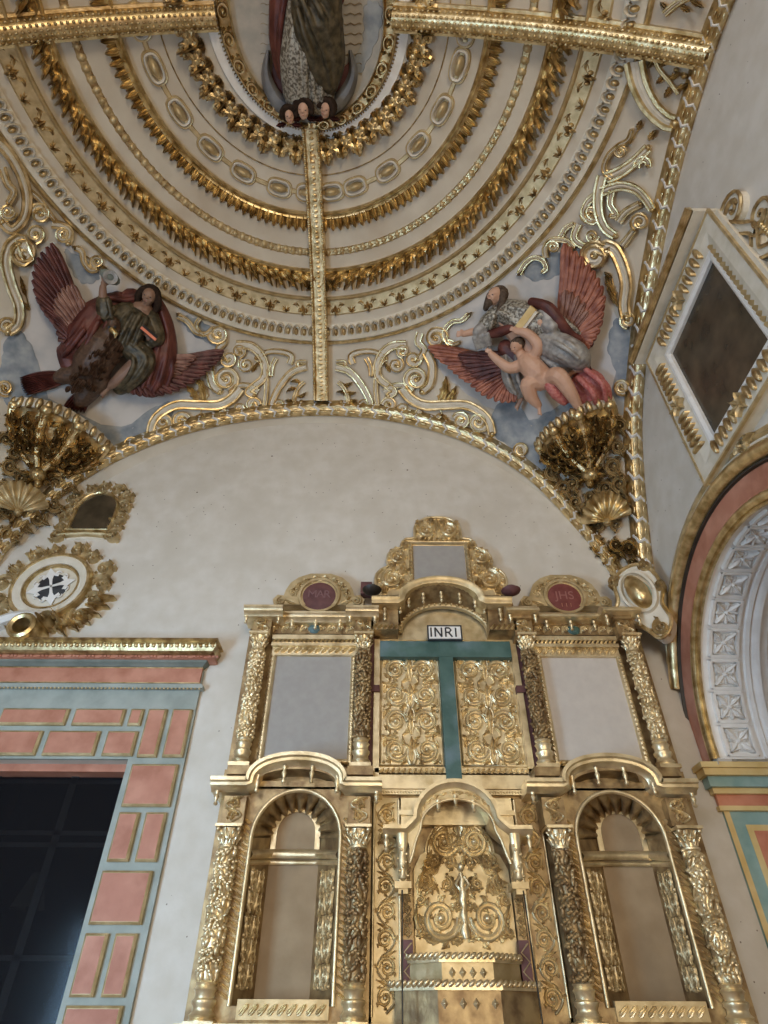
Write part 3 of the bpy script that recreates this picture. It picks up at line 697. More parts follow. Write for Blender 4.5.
# ---- centre: gilt panel, carving, cross
mb = MB(); rbox(mb, -.74, .74, 3.36, 4.78, 5.86, 5.95)
mb.build('centre_panel', 'retg', alt, False)
for s in (-1, 1): mb = MB(); rbox(mb, s * .70, s * .76, 3.3, 4.72, 5.80, 5.95); mb.build('centre_frame_post', 'retg', alt, False)
mb = MB(); rbox(mb, -.74, .74, 3.34, 3.38, 5.80); rbox(mb, -.73, .73, 3.2, 3.32, 5.79); rbox(mb, -.76, .76, 3.15, 3.19, 5.76)
mb.build('centre_frame', 'retg', alt, False)
for s in (-1, 1):
    mb = MB(); rbox(mb, s * .735, s * .80, 3.3, 4.75, 5.82); mb.build('bare_wood_strip', 'dred', alt, False)
    mb = MB(); rbox(mb, s * .70, s * .79, 4.13, 4.2, 5.775); mb.build('bare_wood_block', 'dred', alt, False)
for s in (-1, 1):
    b = MB(); scrollwork(b, plane(5.86), s * .39 - .29, s * .39 + .29, 3.41, 4.49, 5, r=.0125); b.build('scrollwork_panel', 'retg', alt)
    b = MB(); Mf = plane(5.86)
    for p in ([(s * .39 - .3, 3.4), (s * .39 + .3, 3.4)], [(s * .39 - .3, 4.5), (s * .39 + .3, 4.5)], [(s * .39 - .3, 3.4), (s * .39 - .3, 4.5)], [(s * .39 + .3, 3.4), (s * .39 + .3, 4.5)]): mband(b, Mf, p, .012, hp(.018))
    b.build('panel_fillet', 'retg', alt)
b = MB(); leafedge(b, plane(5.79), (-.7, 3.355), (-.09, 3.355), .04, .02, .05); leafedge(b, plane(5.79), (.09, 3.355), (.7, 3.355), .04, .02, .05)
for i in range(58): u = -.73 + i * .0256; b.ball(q(u, 3.17, 5.76), .011, None, 6, 4)
b.build('base_beading', 'retg', alt)
# tympanum over the cross
mb = MB(); Mf = plane(5.86); n = 20
mslab(mb, Mf, [(-.72, 4.70), (.72, 4.70), (.72, 4.8)] + [(.52 * cos(pi * i / n), 4.78 + .36 * sin(pi * i / n)) for i in range(n + 1)] + [(-.72, 4.8)], .02, -.08); mb.build('tympanum', 'retg', alt, False)
cr = thing('wooden_cross', 'large dark green painted T-armed cross set flat on the gilt centre panel', 'cross')
mb = MB(); rbox(mb, -.70, .70, 4.515, 4.70, 5.752, 5.855); mb.build('cross_arm', 'green', cr, False)
mb = MB(); rbox(mb, -.072, .072, 3.215, 4.52, 5.75, 5.855); p = mb.build('cross_shaft', 'green', cr, False)
mb = MB(); rbox(mb, -.06, .06, 4.52, 4.74, 5.746, 5.752); mb.build('cross_head', 'green', cr, False)
sg = thing('inscription_plaque', 'small white plaque lettered INRI above the green cross', 'sign')
mb = MB(); rbox(mb, -.185, .195, 4.715, 4.895, 5.70, 5.73); mb.build('plaque_border', 'ink', sg, False)
mb = MB(); rbox(mb, -.168, .178, 4.732, 4.878, 5.692, 5.70); mb.build('plaque_face', 'white', sg, False)
b = MB(); Mf = plane(5.692); st = lambda *p: mband(b, Mf, list(p), .0085, [(-1, 0), (-1, .004), (1, .004), (1, 0)])
z0, z1 = 4.75, 4.862
st((-.145, z0), (-.145, z1)); st((-.10, z0), (-.10, z1)); st((-.10, z1), (-.03, z0)); st((-.03, z0), (-.03, z1))
st((.015, z0), (.015, z1)); st((.015, z1), (.055, z1 - .004), (.075, z1 - .028), (.055, z1 - .055), (.015, z1 - .058)); st((.045, z1 - .058), (.085, z0)); st((.125, z0), (.125, z1))
b.build('lettering', 'ink', sg, False)
# centre arch hood with ribbed soffit
def hood():
    n = 26; mb = MB(); out = [(-.47 * cos(pi * i / n) * 1.0, 5.27 + .26 * sin(pi * i / n)) for i in range(n + 1)]
    path = [(-.80, 5.25, 5.46), (-.50, 5.25, 5.46)] + [(a, b, 5.46) for a, b in out] + [(.50, 5.25, 5.46), (.80, 5.25, 5.46)]
    cornice(path, [(.45, .02), (0, .02), (0, -.01), (.02, -.03), (.03, -.05), (.45, -.06)], 'centre_hood_cornice', 'goldm')
    # boards of the soffit
    mb = MB(); rows = []
    for i in range(n * 2 + 1):
        a = pi * i / (n * 2); w = .008 * (i % 2); rows.append([q(-.50 * cos(a), 5.21 + .26 * sin(a), 5.50) + Vector((0, 0, -w)), q(-.47 * cos(a), 4.80 + .335 * sin(a), 5.80) + Vector((0, 0, -w))])
    mb.grid(rows); mb.build('ribbed_soffit', 'retd', alt)
    mb = MB(); Mf = plane(5.80)
    mband(mb, Mf, [(-.49 * cos(pi * i / n), 4.78 + .35 * sin(pi * i / n)) for i in range(n + 1)], .03, hp(.05)); 
    for i in range(24): a = pi * (i + .5) / 24; mblob(mb, Mf, (-.49 * cos(a), 4.78 + .35 * sin(a)), .022, .022, .03, 0, 6, 2, .045)
    mb.build('inner_arch_moulding', 'goldm', alt)
    for s in (-1, 1):
        mb = MB(); rbox(mb, s * .50, s * .80, 4.84, 5.19, 5.62, 5.86); hb = mb.build('hood_side_block', 'retd', alt, False)
        mb = MB(); leafedge(mb, plane(5.62), (s * .51, 4.87), (s * .79, 4.87), .05, .03, .05); mb.build('block_edge_carving', 'goldm', hb)
    for i in range(7):
        a = pi * (.08 + .84 * i / 6); pendant(-.49 * cos(a), 5.15 + .2 * sin(a) , 5.58, .04, .13)
    for s in (-1, 1): pendant(s * .65, 5.13, 5.54, .04, .15)
hood()
# top crest
mb = MB(); rbox(mb, -.31, .31, 5.40, 5.99, 5.86, 5.9); mb.build('grey_canvas', 'canvas', alt, False)
mb = MB(); Mf = plane(5.90)
half = [(.0, 6.43), (.12, 6.42), (.22, 6.36), (.28, 6.27), (.285, 6.12), (.33, 6.09), (.40, 6.08), (.455, 6.0), (.46, 5.95), (.55, 5.92), (.61, 5.84), (.625, 5.74), (.61, 5.68), (.70, 5.62), (.755, 5.54), (.76, 5.44), (.74, 5.34), (.74, 5.27)]
out = half + [(-a, b) for a, b in half[:0:-1]]
mslab(mb, Mf, out, .02, -.05); tc_ = mb.build('top_crest', 'retg', alt, False)
mb = MB(); Mf = plane(5.88)
mband(mb, Mf, spline(half[:17], 3), .018, hp(.03)); mband(mb, Mf, spline([(-a, b) for a, b in half[:17]], 3), .018, hp(.03))
for p in ([(-.34, 5.38), (-.34, 6.03)], [(.34, 5.38), (.34, 6.03)], [(-.36, 6.02), (.36, 6.02)]): mband(mb, Mf, p, .022, hp(.05))
for s in (-1, 1): leafedge(mb, Mf, (s * .34, 5.4), (s * .34, 6.0), .05, .06, .05)
leafedge(mb, Mf, (-.3, 6.055), (.3, 6.055), .05, .05, .06)
mb.build('crest_frame', 'retg', tc_)
for s in (-1, 1):
    mb = MB()
    for cx_, cz_, rr in ((.49, 5.80, .105), (.57, 5.49, .135), (.40, 5.98, .05), (.43, 5.62, .06), (.42, 5.42, .05), (.66, 5.34, .05), (.57, 5.66, .04)): ascroll(mb, Mf, (s * cx_, cz_), rr, 90, -s * 1.6, .04, 7, .2, 13)
    mb.build('side_scrollwork', 'retg', tc_)
mb = MB()
for s in (-1, 1):
    for cx_, cz_, rr in ((.13, 6.21, .11), (.23, 6.32, .04), (.07, 6.36, .04)): ascroll(mb, Mf, (s * cx_, cz_), rr, 90, -s * 1.6, .04, 7, .2, 13)
mleaf(mb, Mf, (0, 6.1), (0, 6.4), .05, .04, 3, 9); mb.build('top_scrollwork', 'retg', tc_)
for s, col in ((-1, 'dark'), (1, 'dred')):
    b = MB(); b.lathe(q(s * .80, 5.34, 5.62), [(0, -.045), (.05, -.04), (.1, -.01), (.11, .01), (.05, .03), (.06, .05), (0, .055)] , 14); b.build('finial_stub', col, alt)
b = MB(); rbox(b, -.93, -.80, 5.30, 5.46, 5.8, 5.9); b.build('bare_block', 'dred', alt, False)

# ---- centre below: pilasters, canopy, tabernacle
for s in (-1, 1):
    mb = MB(); rbox(mb, s * .50, s * .76, 1.5, 3.12, 5.80, 5.9); mb.build('pilaster', 'goldm' if s < 0 else 'retd', alt, False)
    mb = MB(); vine(mb, plane(5.80), s * .63 - .085, s * .63 + .085, 1.62, 3.06, 2, .0105); mb.build('pilaster_vine', 'retg', alt)
    mb = MB(); Mf = plane(5.80)
    for e in (-.11, .11): mband(mb, Mf, [(s * .63 + e, 1.6), (s * .63 + e, 3.1)], .012, hp(.02))
    mb.build('pilaster_fillet', 'retg', alt)
mb = MB(); rbox(mb, -.52, .52, 2.9, 3.12, 5.80, 5.9)
for s in (-1, 1): rbox(mb, s * .26, s * .52, 2.98, 3.02, 5.77, 5.9)
mb.build('spandrel_board', 'retg', alt, False)
# back panel with its own carving
mb = MB(); Mf = plane(5.90); n = 18
bp_ = [(-.40, 1.9), (.40, 1.9), (.40, 2.55), (.34, 2.66)] + [(.30 * cos(pi * i / n), 2.68 + .27 * sin(pi * i / n)) for i in range(n + 1)] + [(-.34, 2.66), (-.40, 2.55)]
mslab(mb, Mf, bp_, .02, -.05); bk = mb.build('tabernacle_back', 'goldm', alt, False)
mb = MB(); Mf = plane(5.88)
mband(mb, Mf, [(.27 * cos(pi * i / n), 2.68 + .24 * sin(pi * i / n)) for i in range(n + 1)], .014, hp(.02))
for s in (-1, 1):
    for cx_, cz_, rr, a0_, tn in ((.13, 2.76, .115, 200, 1.7), (.19, 2.21, .155, 180, 1.6), (.1, 2.6, .06, 0, 1.3), (.22, 2.62, .05, 0, -1.2), (.08, 2.42, .05, 90, 1.2)):
        ascroll(mb, Mf, (s * cx_, cz_), rr, a0_ if s > 0 else 180 - a0_, s * tn, .04, 8, .19, 15)
    for k in range(5): a = R_(200 + k * 22) if s < 0 else R_(-20 - k * 22); mleaf(mb, Mf, (s * .24, 2.5), (s * .24 + .15 * cos(a + (0 if s > 0 else 0)), 2.5 + .13 * sin(a)), .022, .03, 1, 6)
    for k in range(5): a = R_(20 + k * 24); mleaf(mb, Mf, (s * .22, 2.52), (s * (.22 + .13 * cos(a)), 2.52 + .11 * sin(a)), .02, .03, 1, 6)
for s in (-1, 1):
    for bx, bz, ex, ez, lw in ((.03, 2.66, .10, 2.9, .03), (.02, 2.3, .07, 2.5, .03), (.33, 2.08, .38, 2.3, .03), (.02, 2.06, .14, 2.08, .03), (.2, 2.06, .34, 2.1, .03), (.36, 2.36, .3, 2.56, .03), (.3, 2.38, .2, 2.44, .03), (.24, 2.7, .3, 2.6, .025), (.03, 2.4, .1, 2.34, .03), (.02, 2.56, .06, 2.68, .025)):
        mleaf(mb, Mf, (s * bx, bz), (s * ex, ez), lw, .04, 3, 9, .12)
    for cx_, cz_, rr in ((.31, 2.46, .06), (.05, 2.12, .05), (.355, 2.12, .045), (.02, 2.76, .035), (.13, 2.45, .055), (.35, 2.33, .045), (.22, 2.80, .045), (.05, 2.30, .045), (.28, 2.60, .055), (.07, 2.90, .03)):
        if rr: ascroll(mb, Mf, (s * cx_, cz_), rr, 90, s * 1.3, .035, 5, .24, 10)
mleaf(mb, Mf, (0, 2.08), (0, 2.3), .05, .05, 3, 8); mleaf(mb, Mf, (0, 2.8), (0, 2.93), .05, .03, 2, 8)
mb.tube([Mf(.006 * (-1) ** i, 2.08 + .05 * i, .02 + .008 * (i % 2)) for i in range(10)], [.036, .042, .03, .036, .024, .032, .036, .022, .03, .015], 8); mb.ball(Mf(0, 2.57, .04), (.03, .03, .035))
for s in (-1, 1): mb.tube([Mf(s * .02, 2.5, .04), Mf(s * .055, 2.44, .05), Mf(s * .02, 2.4, .06)], .012, 6)
mb.build('tabernacle_scrollwork', 'retg', bk)
for s in (-1, 1):
    mb = MB(); rbox(mb, s * .42, s * .50, 1.9, 2.85, 5.84, 5.95); ts = mb.build('tabernacle_side', 'retd', alt, False)
    mb = MB(); vine(mb, plane(5.84), s * .46 - .035, s * .46 + .035, 2.08, 2.6, 4, .008); mb.build('side_strip_carving', 'retg', ts)
    mb = MB(); rbox(mb, s * .42, s * .50, 1.72, 2.07, 5.74, 5.84); lz = mb.build('red_diamond_strip', 'dred', alt, False)
    mb = MB(); mtube(mb, plane(5.74), [(s * .46 + (.03 if i % 2 else -.03), 1.75 + .06 * i) for i in range(6)], .006, .004, 5); mb.build('zigzag_line', 'retg', lz)
# projecting trefoil canopy
def canopy():
    yf = 5.44; path = [(-.66, 2.87), (-.46, 2.87), (-.40, 2.92)] + [(-.36 * cos(pi * i / 18), 2.96 + .3 * sin(pi * i / 18)) for i in range(19)] + [(.40, 2.92), (.46, 2.87), (.66, 2.87)]
    cornice([(a, b, yf) for a, b in path], [(.42, .03), (0, .03), (0, 0), (.02, -.012), (.03, -.03), (.06, -.045), (.42, -.045)], 'canopy_cornice')
    # lobed edge hanging under it
    mb = MB(); outer = [(a, b - .03) for a, b in path]
    inner = [(-.47, 2.80), (-.45, 2.8), (-.43, 2.72)] + [(-.43, 2.6)] + [(-.40, 2.68)] + [(-.37, 2.78)] + [(-.33 * cos(pi * i / 14), 2.86 + .25 * sin(pi * i / 14)) for i in range(15)] + [(.37, 2.78), (.40, 2.68), (.43, 2.6), (.43, 2.72), (.45, 2.8), (.47, 2.8)]
    k = len(inner); out2 = [outer[min(int(i * len(outer) / k), len(outer) - 1)] for i in range(k)]
    mb.grid([[q(a, b, yf + .05), q(c_, d_, yf + .05), q(c_, d_, yf + .10), q(a, b, yf + .10)] for (a, b), (c_, d_) in zip(out2, inner)], False, True)
    mb.build('canopy_lobed_edge', 'goldm', alt)
    mb = MB(); Mf = plane(yf + .05)
    mband(mb, Mf, spline(inner[3:-3], 2), .012, hp(.02))
    for s in (-1, 1): 
        for i in range(6): a = pi * (.06 + .075 * i); mleaf(mb, Mf, (s * .35 * cos(a), 2.9 + .27 * sin(a)), (s * .35 * cos(a + .2), 2.9 + .27 * sin(a + .2)), .02, .02, 2, 6)
    mb.build('canopy_carving', 'retg', alt)
    mb = MB(); n = 16
    mb.grid([[q(-.34 * cos(pi * i / n), 2.86 + .27 * sin(pi * i / n), yf + .08), q(-.34 * cos(pi * i / n), 2.84 + .24 * sin(pi * i / n), 5.9)] for i in range(n + 1)]); mb.build('canopy_soffit', 'retd', alt)
    for s in (-1, 1):
        mb = MB(); rbox(mb, s * .42, s * .56, 2.42, 2.47, yf, yf + .2); rbox(mb, s * .45, s * .53, 2.38, 2.42, yf + .02, yf + .15); rbox(mb, s * .46, s * .52, 2.47, 2.85, yf + .06, yf + .2)
        b_ = mb.build('canopy_bracket', 'goldm', alt, False)
        p = q(s * .49, 2.47, yf + .05); o = MB(); o.lathe((p.x, p.y + .02, 0), [(.01, p.z), (.035, p.z + .02), (.025, p.z + .06), (.045, p.z + .14), (.03, p.z + .2), (.05, p.z + .28), (.055, p.z + .34), (0, p.z + .35)], 12)
        for i in range(10): a = i * 2.4; o.ball((p.x + .038 * cos(a), p.y + .02 - abs(.038 * sin(a)), p.z + .04 + .03 * i), .014, None, 6, 4)
        o.build('carved_baluster', 'retg', b_)
        pendant(s * .63, 2.84, yf, .06, .14)
    for u, z in ((-.16, 3.13), (0, 3.17), (.16, 3.13)): pendant(u, z - .02, yf + .02, .03, .1)
canopy()
# stepped polygonal pedestal
def ped(z0, z1, w, wf, y0, y1, m='goldm', nm='pedestal_tier'):
    pts = [(-w, 5.9), (-w, y0), (-wf, y1), (wf, y1), (w, y0), (w, 5.9)]
    mb = MB(); k = y1 / YM
    lo = [Vector(((AX + a) * k, y, 1.6 + (z0 - 1.6) * k)) for a, y in pts]; hi = [Vector(((AX + a) * k, y, 1.6 + (z1 - 1.6) * k)) for a, y in pts]
    mb.grid([lo, hi]); mb.poly(hi); mb.poly(lo[::-1]); o = mb.build(nm, m, alt, False); return lo, hi
def pededge(z, w, wf, y0, y1, dz=.025):
    k = y1 / YM; pts = [(-w, y0 + .12), (-w, y0), (-wf, y1), (wf, y1), (w, y0), (w, y0 + .12)]; P = [Vector(((AX + a) * k, y - .01, 1.6 + (z - 1.6) * k)) for a, y in pts]; b = MB()
    for a, c in zip(P, P[1:]):
        d = c - a; n = max(1, int(d.length / .045)); tg = d.normalized(); nr = Vector((tg.y, -tg.x, 0))
        if nr.y > 0: nr = -nr
        for i in range(n):
            b.ball(a + d * (i + .5) / n, (.03, .02, .02), ((tg + Vector((0, 0, .5))).normalized(), nr, Vector((0, 0, 1))), 7, 5)
    b.build('rope_edge', 'retg', alt)
ped(1.40, 1.76, .56, .24, 5.66, 5.45, 'retd'); ped(1.76, 1.80, .60, .26, 5.64, 5.42, 'retg'); pededge(1.80, .60, .26, 5.64, 5.42)
ped(1.80, 1.93, .44, .20, 5.74, 5.56, 'goldm'); ped(1.93, 1.965, .46, .22, 5.72, 5.53, 'retg'); pededge(1.97, .46, .22, 5.72, 5.53)
for u, z, y in [(-.12 + .08 * i, 1.865, 5.56) for i in range(4)] + [(v_, 1.68, 5.45) for v_ in (-.19, -.05, .05, .19)]:
    b = MB(); Mf = plane(y); mblob(b, Mf, (u, z), .035, .043, .02, 0, 4, 1); mblob(b, Mf, (u, z), .014, .016, .035, 0, 8, 2); b.build('diamond_boss', 'retg', alt)
for s in (-1, 1):
    x = (AX + s * .50) * 5.4 / YM; b = MB(); top = q(s * .5, 2.4, 5.5); b.tube([(top.x, 5.46, top.z), (top.x + s * .02, 5.40, .9), (top.x + s * .03, 5.38, .1)], .006, 6)
    tag(b.build('hanging_cable', 'black'), ('left' if s < 0 else 'right') + ' thin dark cable hanging in front of the centre tabernacle from its canopy bracket', 'cable')
# ================================================================== ARCH BANDS AT THE EDGES OF THE VAULT
def bandpath(px, n=10): return [(p.x, p.y) for p in spline(px, n)]
def wrapped_band(name, label, px, w, hgt, step, flip=1, floor=0):
    """fat gilt roll with slanting white straps, laid along a traced curve of the vault"""
    t = thing(name, label, 'moulding'); path = bandpath(px); 
    Mv = lambda u, v, h: V(u, v, h)
    mb = MB(); mband(mb, Mv, path, w, [(-1.25, -.02), (-1.15, .02), (-1, .03), (-.8, hgt * .75), (-.4, hgt), (0, hgt * .9), (.3, hgt), (.7, hgt * .8), (.95, .04), (1.2, .03), (1.25, -.02)]); mb.build('gilt_roll', 'gold', t)
    # arc-length
    L = [0]
    for a, b in zip(path, path[1:]): L.append(L[-1] + hypot(b[0] - a[0], b[1] - a[1]))
    N = normals2(path)
    def at(s):
        s = max(0, min(s, L[-1] - 1e-3)); i = max(j for j in range(len(L) - 1) if L[j] <= s); k = (s - L[i]) / (L[i + 1] - L[i] + 1e-9)
        p = [path[i][c] * (1 - k) + path[i + 1][c] * k for c in (0, 1)]; return p, N[i]
    ms, mk = MB(), MB(); k = 0; s = step / 2
    while s < L[-1] - step / 2:
        pts = []
        for j in range(9):
            f = -1.1 + 2.2 * j / 8; p, nn = at(s + f * w * .45 * flip + .12 * step * sin(j * 1.6)); hh = hgt * (1 - abs(f) ** 3 * .8) + .018
            pts.append((p[0] + nn[0] * f * w, p[1] + nn[1] * f * w, hh))
        rows = []
        for j, (x, y, hh) in enumerate(pts):
            a = pts[max(j - 1, 0)]; b = pts[min(j + 1, 8)]; dx, dy = b[0] - a[0], b[1] - a[1]; l = hypot(dx, dy) or 1; px_, py_ = -dy / l, dx / l; g = w * (.17 + .07 * (j % 2))
            rows.append([V(x + px_ * g * q_, y + py_ * g * q_, hh - .02 * abs(q_)) for q_ in (-1, 0, 1)])
        ms.grid(rows)
        # short leaf flutes on the roll
        for f in (-.45, .05, .55):
            p, nn = at(s + step * .5); mblob(mk, lambda u, v, h: V(u, v, h), (p[0] + nn[0] * f * w, p[1] + nn[1] * f * w), step * .36, w * .17, .03, atan2(nn[1], nn[0]) - pi / 2, 8, 2, hgt * .85)
        s += step; k += 1
    ms.build('white_strap', 'white', t, kind='stuff'); mk.build('gilt_fluting', 'gold', t, kind='stuff')
    return t
ARC = [(-14, 570), (4, 543), (35, 510), (72, 479), (118, 452), (170, 431), (225, 417), (280, 410), (320, 408), (365, 410), (410, 417), (455, 430), (497, 449), (532, 472), (560, 499), (585, 528), (606, 556), (628, 592)]
wrapped_band('front_arch_moulding', 'gilt roll with slanting white straps along the top of the front wall arch', ARC, 6.5, .13, 14.5, 1)
SID = [(738, -22), (724, 4), (708, 45), (694, 92), (681, 138), (669, 186), (659, 232), (650, 280), (642, 330), (637, 380), (634, 425), (636, 470), (640, 520), (645, 572)]
wrapped_band('side_arch_moulding', 'gilt roll with slanting white straps where the vault meets the right wall', SID, 9, .14, 21, -1)

# ================================================================== PENDENTIVE GROUND: PAINTED CLOUDS
def cloud(pts, m, label, h=.012):
    P = [(p.x, p.y) for p in spline(pts, 8, True)]; k_ = len(P); N_ = normals2(P + [P[0]]); P = [(x + N_[i][0] * sg_ * 2.2 * (abs(sin(i * .62)) - .5), y + N_[i][1] * sg_ * 2.2 * (abs(sin(i * .62)) - .5)) for sg_ in ((-1 if sum(P[j - 1][0] * P[j][1] - P[j][0] * P[j - 1][1] for j in range(k_)) > 0 else 1),) for i, (x, y) in enumerate(P)]; cx_ = sum(p[0] for p in P) / len(P); cy_ = sum(p[1] for p in P) / len(P)
    mb = MB(); mb.grid([[V(cx_ + (x - cx_) * k, cy_ + (y - cy_) * k, h) for x, y in P] for k in (.02, .35, .7, .97)] + [[V(x, y, h * .2) for x, y in P]], False, True)
    return tag(mb.build('painted_cloud', m), label, 'painted cloud')
cloud([(0, 345), (25, 325), (33, 262), (62, 243), (110, 262), (170, 290), (205, 330), (222, 360), (215, 385), (165, 410), (160, 436), (120, 455), (60, 430), (20, 400)], 'cloudl', 'pale painted sky behind the figure riding the brown eagle', .006)
cloud([(425, 340), (470, 300), (512, 270), (545, 245), (590, 250), (608, 300), (628, 350), (628, 400), (590, 410), (545, 425), (500, 412), (470, 395), (440, 370)], 'cloudl', 'pale painted sky behind the bearded figure and the naked child', .006)
cloud([(2, 352), (14, 330), (28, 340), (38, 368), (30, 400), (60, 430), (100, 425), (118, 452), (96, 462), (40, 420), (4, 400)], 'cloud', 'blue-grey painted cloud under the eagle tail at the left', .012)
cloud([(86, 424), (120, 428), (165, 402), (172, 415), (160, 436), (122, 450), (104, 440)], 'cloud', 'blue-grey painted cloud right of the eagle above the front arch', .014)
cloud([(64, 250), (78, 256), (98, 270), (98, 280), (84, 284), (72, 272)], 'cloud', 'small blue-grey painted cloud beside the raised eagle wing', .012)
cloud([(184, 316), (200, 320), (218, 334), (216, 344), (198, 338), (186, 328)], 'cloud', 'small blue-grey painted cloud by the curl right of the eagle rider', .012)
cloud([(612, 325), (622, 318), (632, 345), (632, 410), (610, 405), (616, 375), (608, 350)], 'cloud', 'tall blue-grey painted cloud at the right of the bearded figure', .012)
cloud([(494, 408), (515, 402), (530, 420), (548, 412), (575, 400), (560, 430), (545, 470), (520, 452), (496, 436)], 'cloud', 'blue-grey painted cloud under the naked child above the front arch', .012)
cloud([(523, 264), (545, 254), (560, 252), (563, 268), (552, 278), (530, 280)], 'cloud', 'small blue-grey painted cloud beside the raised orange wing', .012)

# ================================================================== SCROLL ORNAMENTS OF THE PENDENTIVES
PXM = .0145
def VM(u, v, h): return V(u, v, h)
def scroll_orn(label, paths, leaves=(), w=5, h=.07, name='scroll_ornament', blobs=(), group=None, edge='gold'):
    """cream ribbon scrolls with gilt rims; paths = list of (points, width factor)"""
    t = thing(name, label, 'ornament', group)
    a, b = MB(), MB()
    for path, k in paths:
        P = [(p[0], p[1]) for p in path]; n = len(P); ww = [w * k * (1 - .25 * i / n) for i in range(n)]
        mband(a, VM, P, ww, [(-1, -.01), (-.95, h * .8), (-.5, h * .75), (0, h), (.5, h * .75), (.95, h * .8), (1, -.01)])
        N = normals2(P)
        for e in (-1, 1):
            b.tube([V(p[0] + nn[0] * e * q_ * .92, p[1] + nn[1] * e * q_ * .92, h * .85) for p, nn, q_ in zip(P, N, ww)], [max(.009, .0036 * q_) + .004 for q_ in ww], 6)
        if k < 2: mblob(b, VM, P[-1], w * k * .8, w * k * .8, h * 1.3, 0, 9, 3)
    a.build('cream_ribbon', 'cream', t); b.build('gilt_rim', edge, t)
    if leaves:
        c = MB(); mtube(c, VM, [leaves[0][0], leaves[-1][0]], .008, .02, 5)
        for base, tip, lw, bend in leaves: mleaf(c, VM, base, tip, lw, .08, 4, 12, bend, .6)
        for bx_, by_, r_ in blobs: mblob(c, VM, (bx_, by_), r_, r_, .08, 0, 10, 3)
        c.build('acanthus_leaf', 'gold', t)
    return t
def S_(pts, n=7): return [(p.x, p.y) for p in spline(pts, n)]
def mir(pts, c=321): return [(2 * c - x, y) for x, y in pts]
# centre group either side of the rib foot
def centre_side(sgn, nm):
    f = (lambda p: p) if sgn > 0 else (lambda p: mir(p))
    # (traced on the right side of the rib; the left repeats it mirrored)
    cx_ = lambda p: f([p])[0]
    scroll_orn('cream and gilt C-shaped scroll beside the rib foot, ' + nm, [(f(S_([(336, 367), (350, 372), (362, 386), (370, 402), (369, 408)])), .8), (f(spiral(364, 404, 5, 2, 0, 1.1, 10)), .5), (f(S_([(336, 362), (344, 362), (345, 366)], 4)), .4)], [], 4, .06)
    scroll_orn('small gilt acanthus branch under the C-shaped scroll, ' + nm, [(f(S_([(338, 382), (344, 388), (348, 398), (347, 404)], 4)), .35)], [(cx_((341, 384)), cx_((352, 382)), 2.6, .2), (cx_((344, 390)), cx_((356, 392)), 2.6, .2), (cx_((346, 396)), cx_((336, 392)), 2.4, .2), (cx_((347, 402)), cx_((357, 400)), 2.4, 0)], 4, .05, blobs=[(*cx_((348, 404)), 4), (*cx_((341, 402)), 2.5)])
    scroll_orn('curled cream and gilt scroll arm below the rope ring, ' + nm, [(f(S_([(353, 364), (351, 356), (360, 352), (374, 352), (386, 358)])), .6), (f(S_([(366, 358), (370, 366), (371, 376)], 5)), .45), (f(S_([(386, 358), (380, 364), (376, 380), (376, 395), (378, 408)])), .5)], [], 4.5, .05)
    scroll_orn('open cream and gilt strapwork scroll by the wing tip, ' + nm,
        [(f(S_([(406, 345), (392, 346), (382, 354), (377, 366), (379, 378), (388, 386), (394, 392), (388, 396)])), .85), (f(spiral(396, 365, 6, 2, -60, 1.3, 12)), .6), (f(spiral(403, 351, 5, 2, 90, 1.2, 12)), .6), (f(S_([(420, 333), (418, 342), (424, 350), (418, 360)])), .7), (f(spiral(413, 359, 6, 2, 0, 1.2, 12)), .7), (f(spiral(416, 379, 10, 2.5, 100, 1.7, 14)), .9), (f(S_([(426, 352), (432, 366), (430, 384), (422, 392)])), .9), (f(S_([(384, 392), (394, 386), (404, 386), (412, 392)])), .6), (f(spiral(389, 405, 6, 2, 180, 1.2, 12)), .6), (f(spiral(403, 409, 5, 2, 0, 1.2, 12)), .6)], [(cx_((390, 372)), cx_((384, 362)), 2.5, 0)], 4.6, .06)
    scroll_orn('long S-shaped cream and gilt scroll running along the arch, ' + nm, [(f(S_([(402, 388), (410, 398), (424, 405), (445, 405), (465, 405), (480, 412), (489, 422), (492, 434)])), 1.0), (f(spiral(479, 422, 8, 2, 30, 1.5, 13)), .7), (f(spiral(461, 421, 7, 2, 200, 1.4, 13)), .7), (f(S_([(420, 410), (416, 418), (430, 422), (440, 415)])), .6)],
        [(cx_((438, 404)), cx_((446, 376)), 6, .1), (cx_((444, 404)), cx_((456, 386)), 5, .1), (cx_((442, 414)), cx_((450, 424)), 3, 0)] , 4.6, .075)
centre_side(1, 'right of the rib'); centre_side(-1, 'left of the rib')
# curls round each figure
scroll_orn('cream and gilt curl with a leaf tip above the raised orange wing', [(S_([(519, 274), (525, 264), (533, 258), (542, 260), (546, 268), (542, 272)]), .5), (S_([(546, 258), (545, 248), (552, 240), (566, 241), (574, 248)]), .6), (spiral(553, 247, 5, 2, 180, 1.2, 12), .5)], [((524, 268), (517, 276), 3, 0)], 4.4, .08)
scroll_orn('cream and gilt curl by the outstretched hand of the bearded figure', [(S_([(453, 343), (446, 340), (445, 330), (452, 322), (462, 320), (468, 314)]), .5), (spiral(436, 338, 9, 2, 0, -1.5, 13), .8), (S_([(445, 338), (450, 345), (460, 342)]), .4)], [((462, 320), (472, 312), 3, 0)], 4.4, .08)
scroll_orn('cream and gilt curl above the raised hand of the eagle rider', [(S_([(76, 248), (82, 252), (84, 262), (90, 270), (97, 270)]), .6), (spiral(97, 262, 6, 2, 90, 1.3, 12), .5)], [((78, 250), (72, 246), 3, 0), ((100, 266), (108, 270), 3, 0)], 4.4, .08)
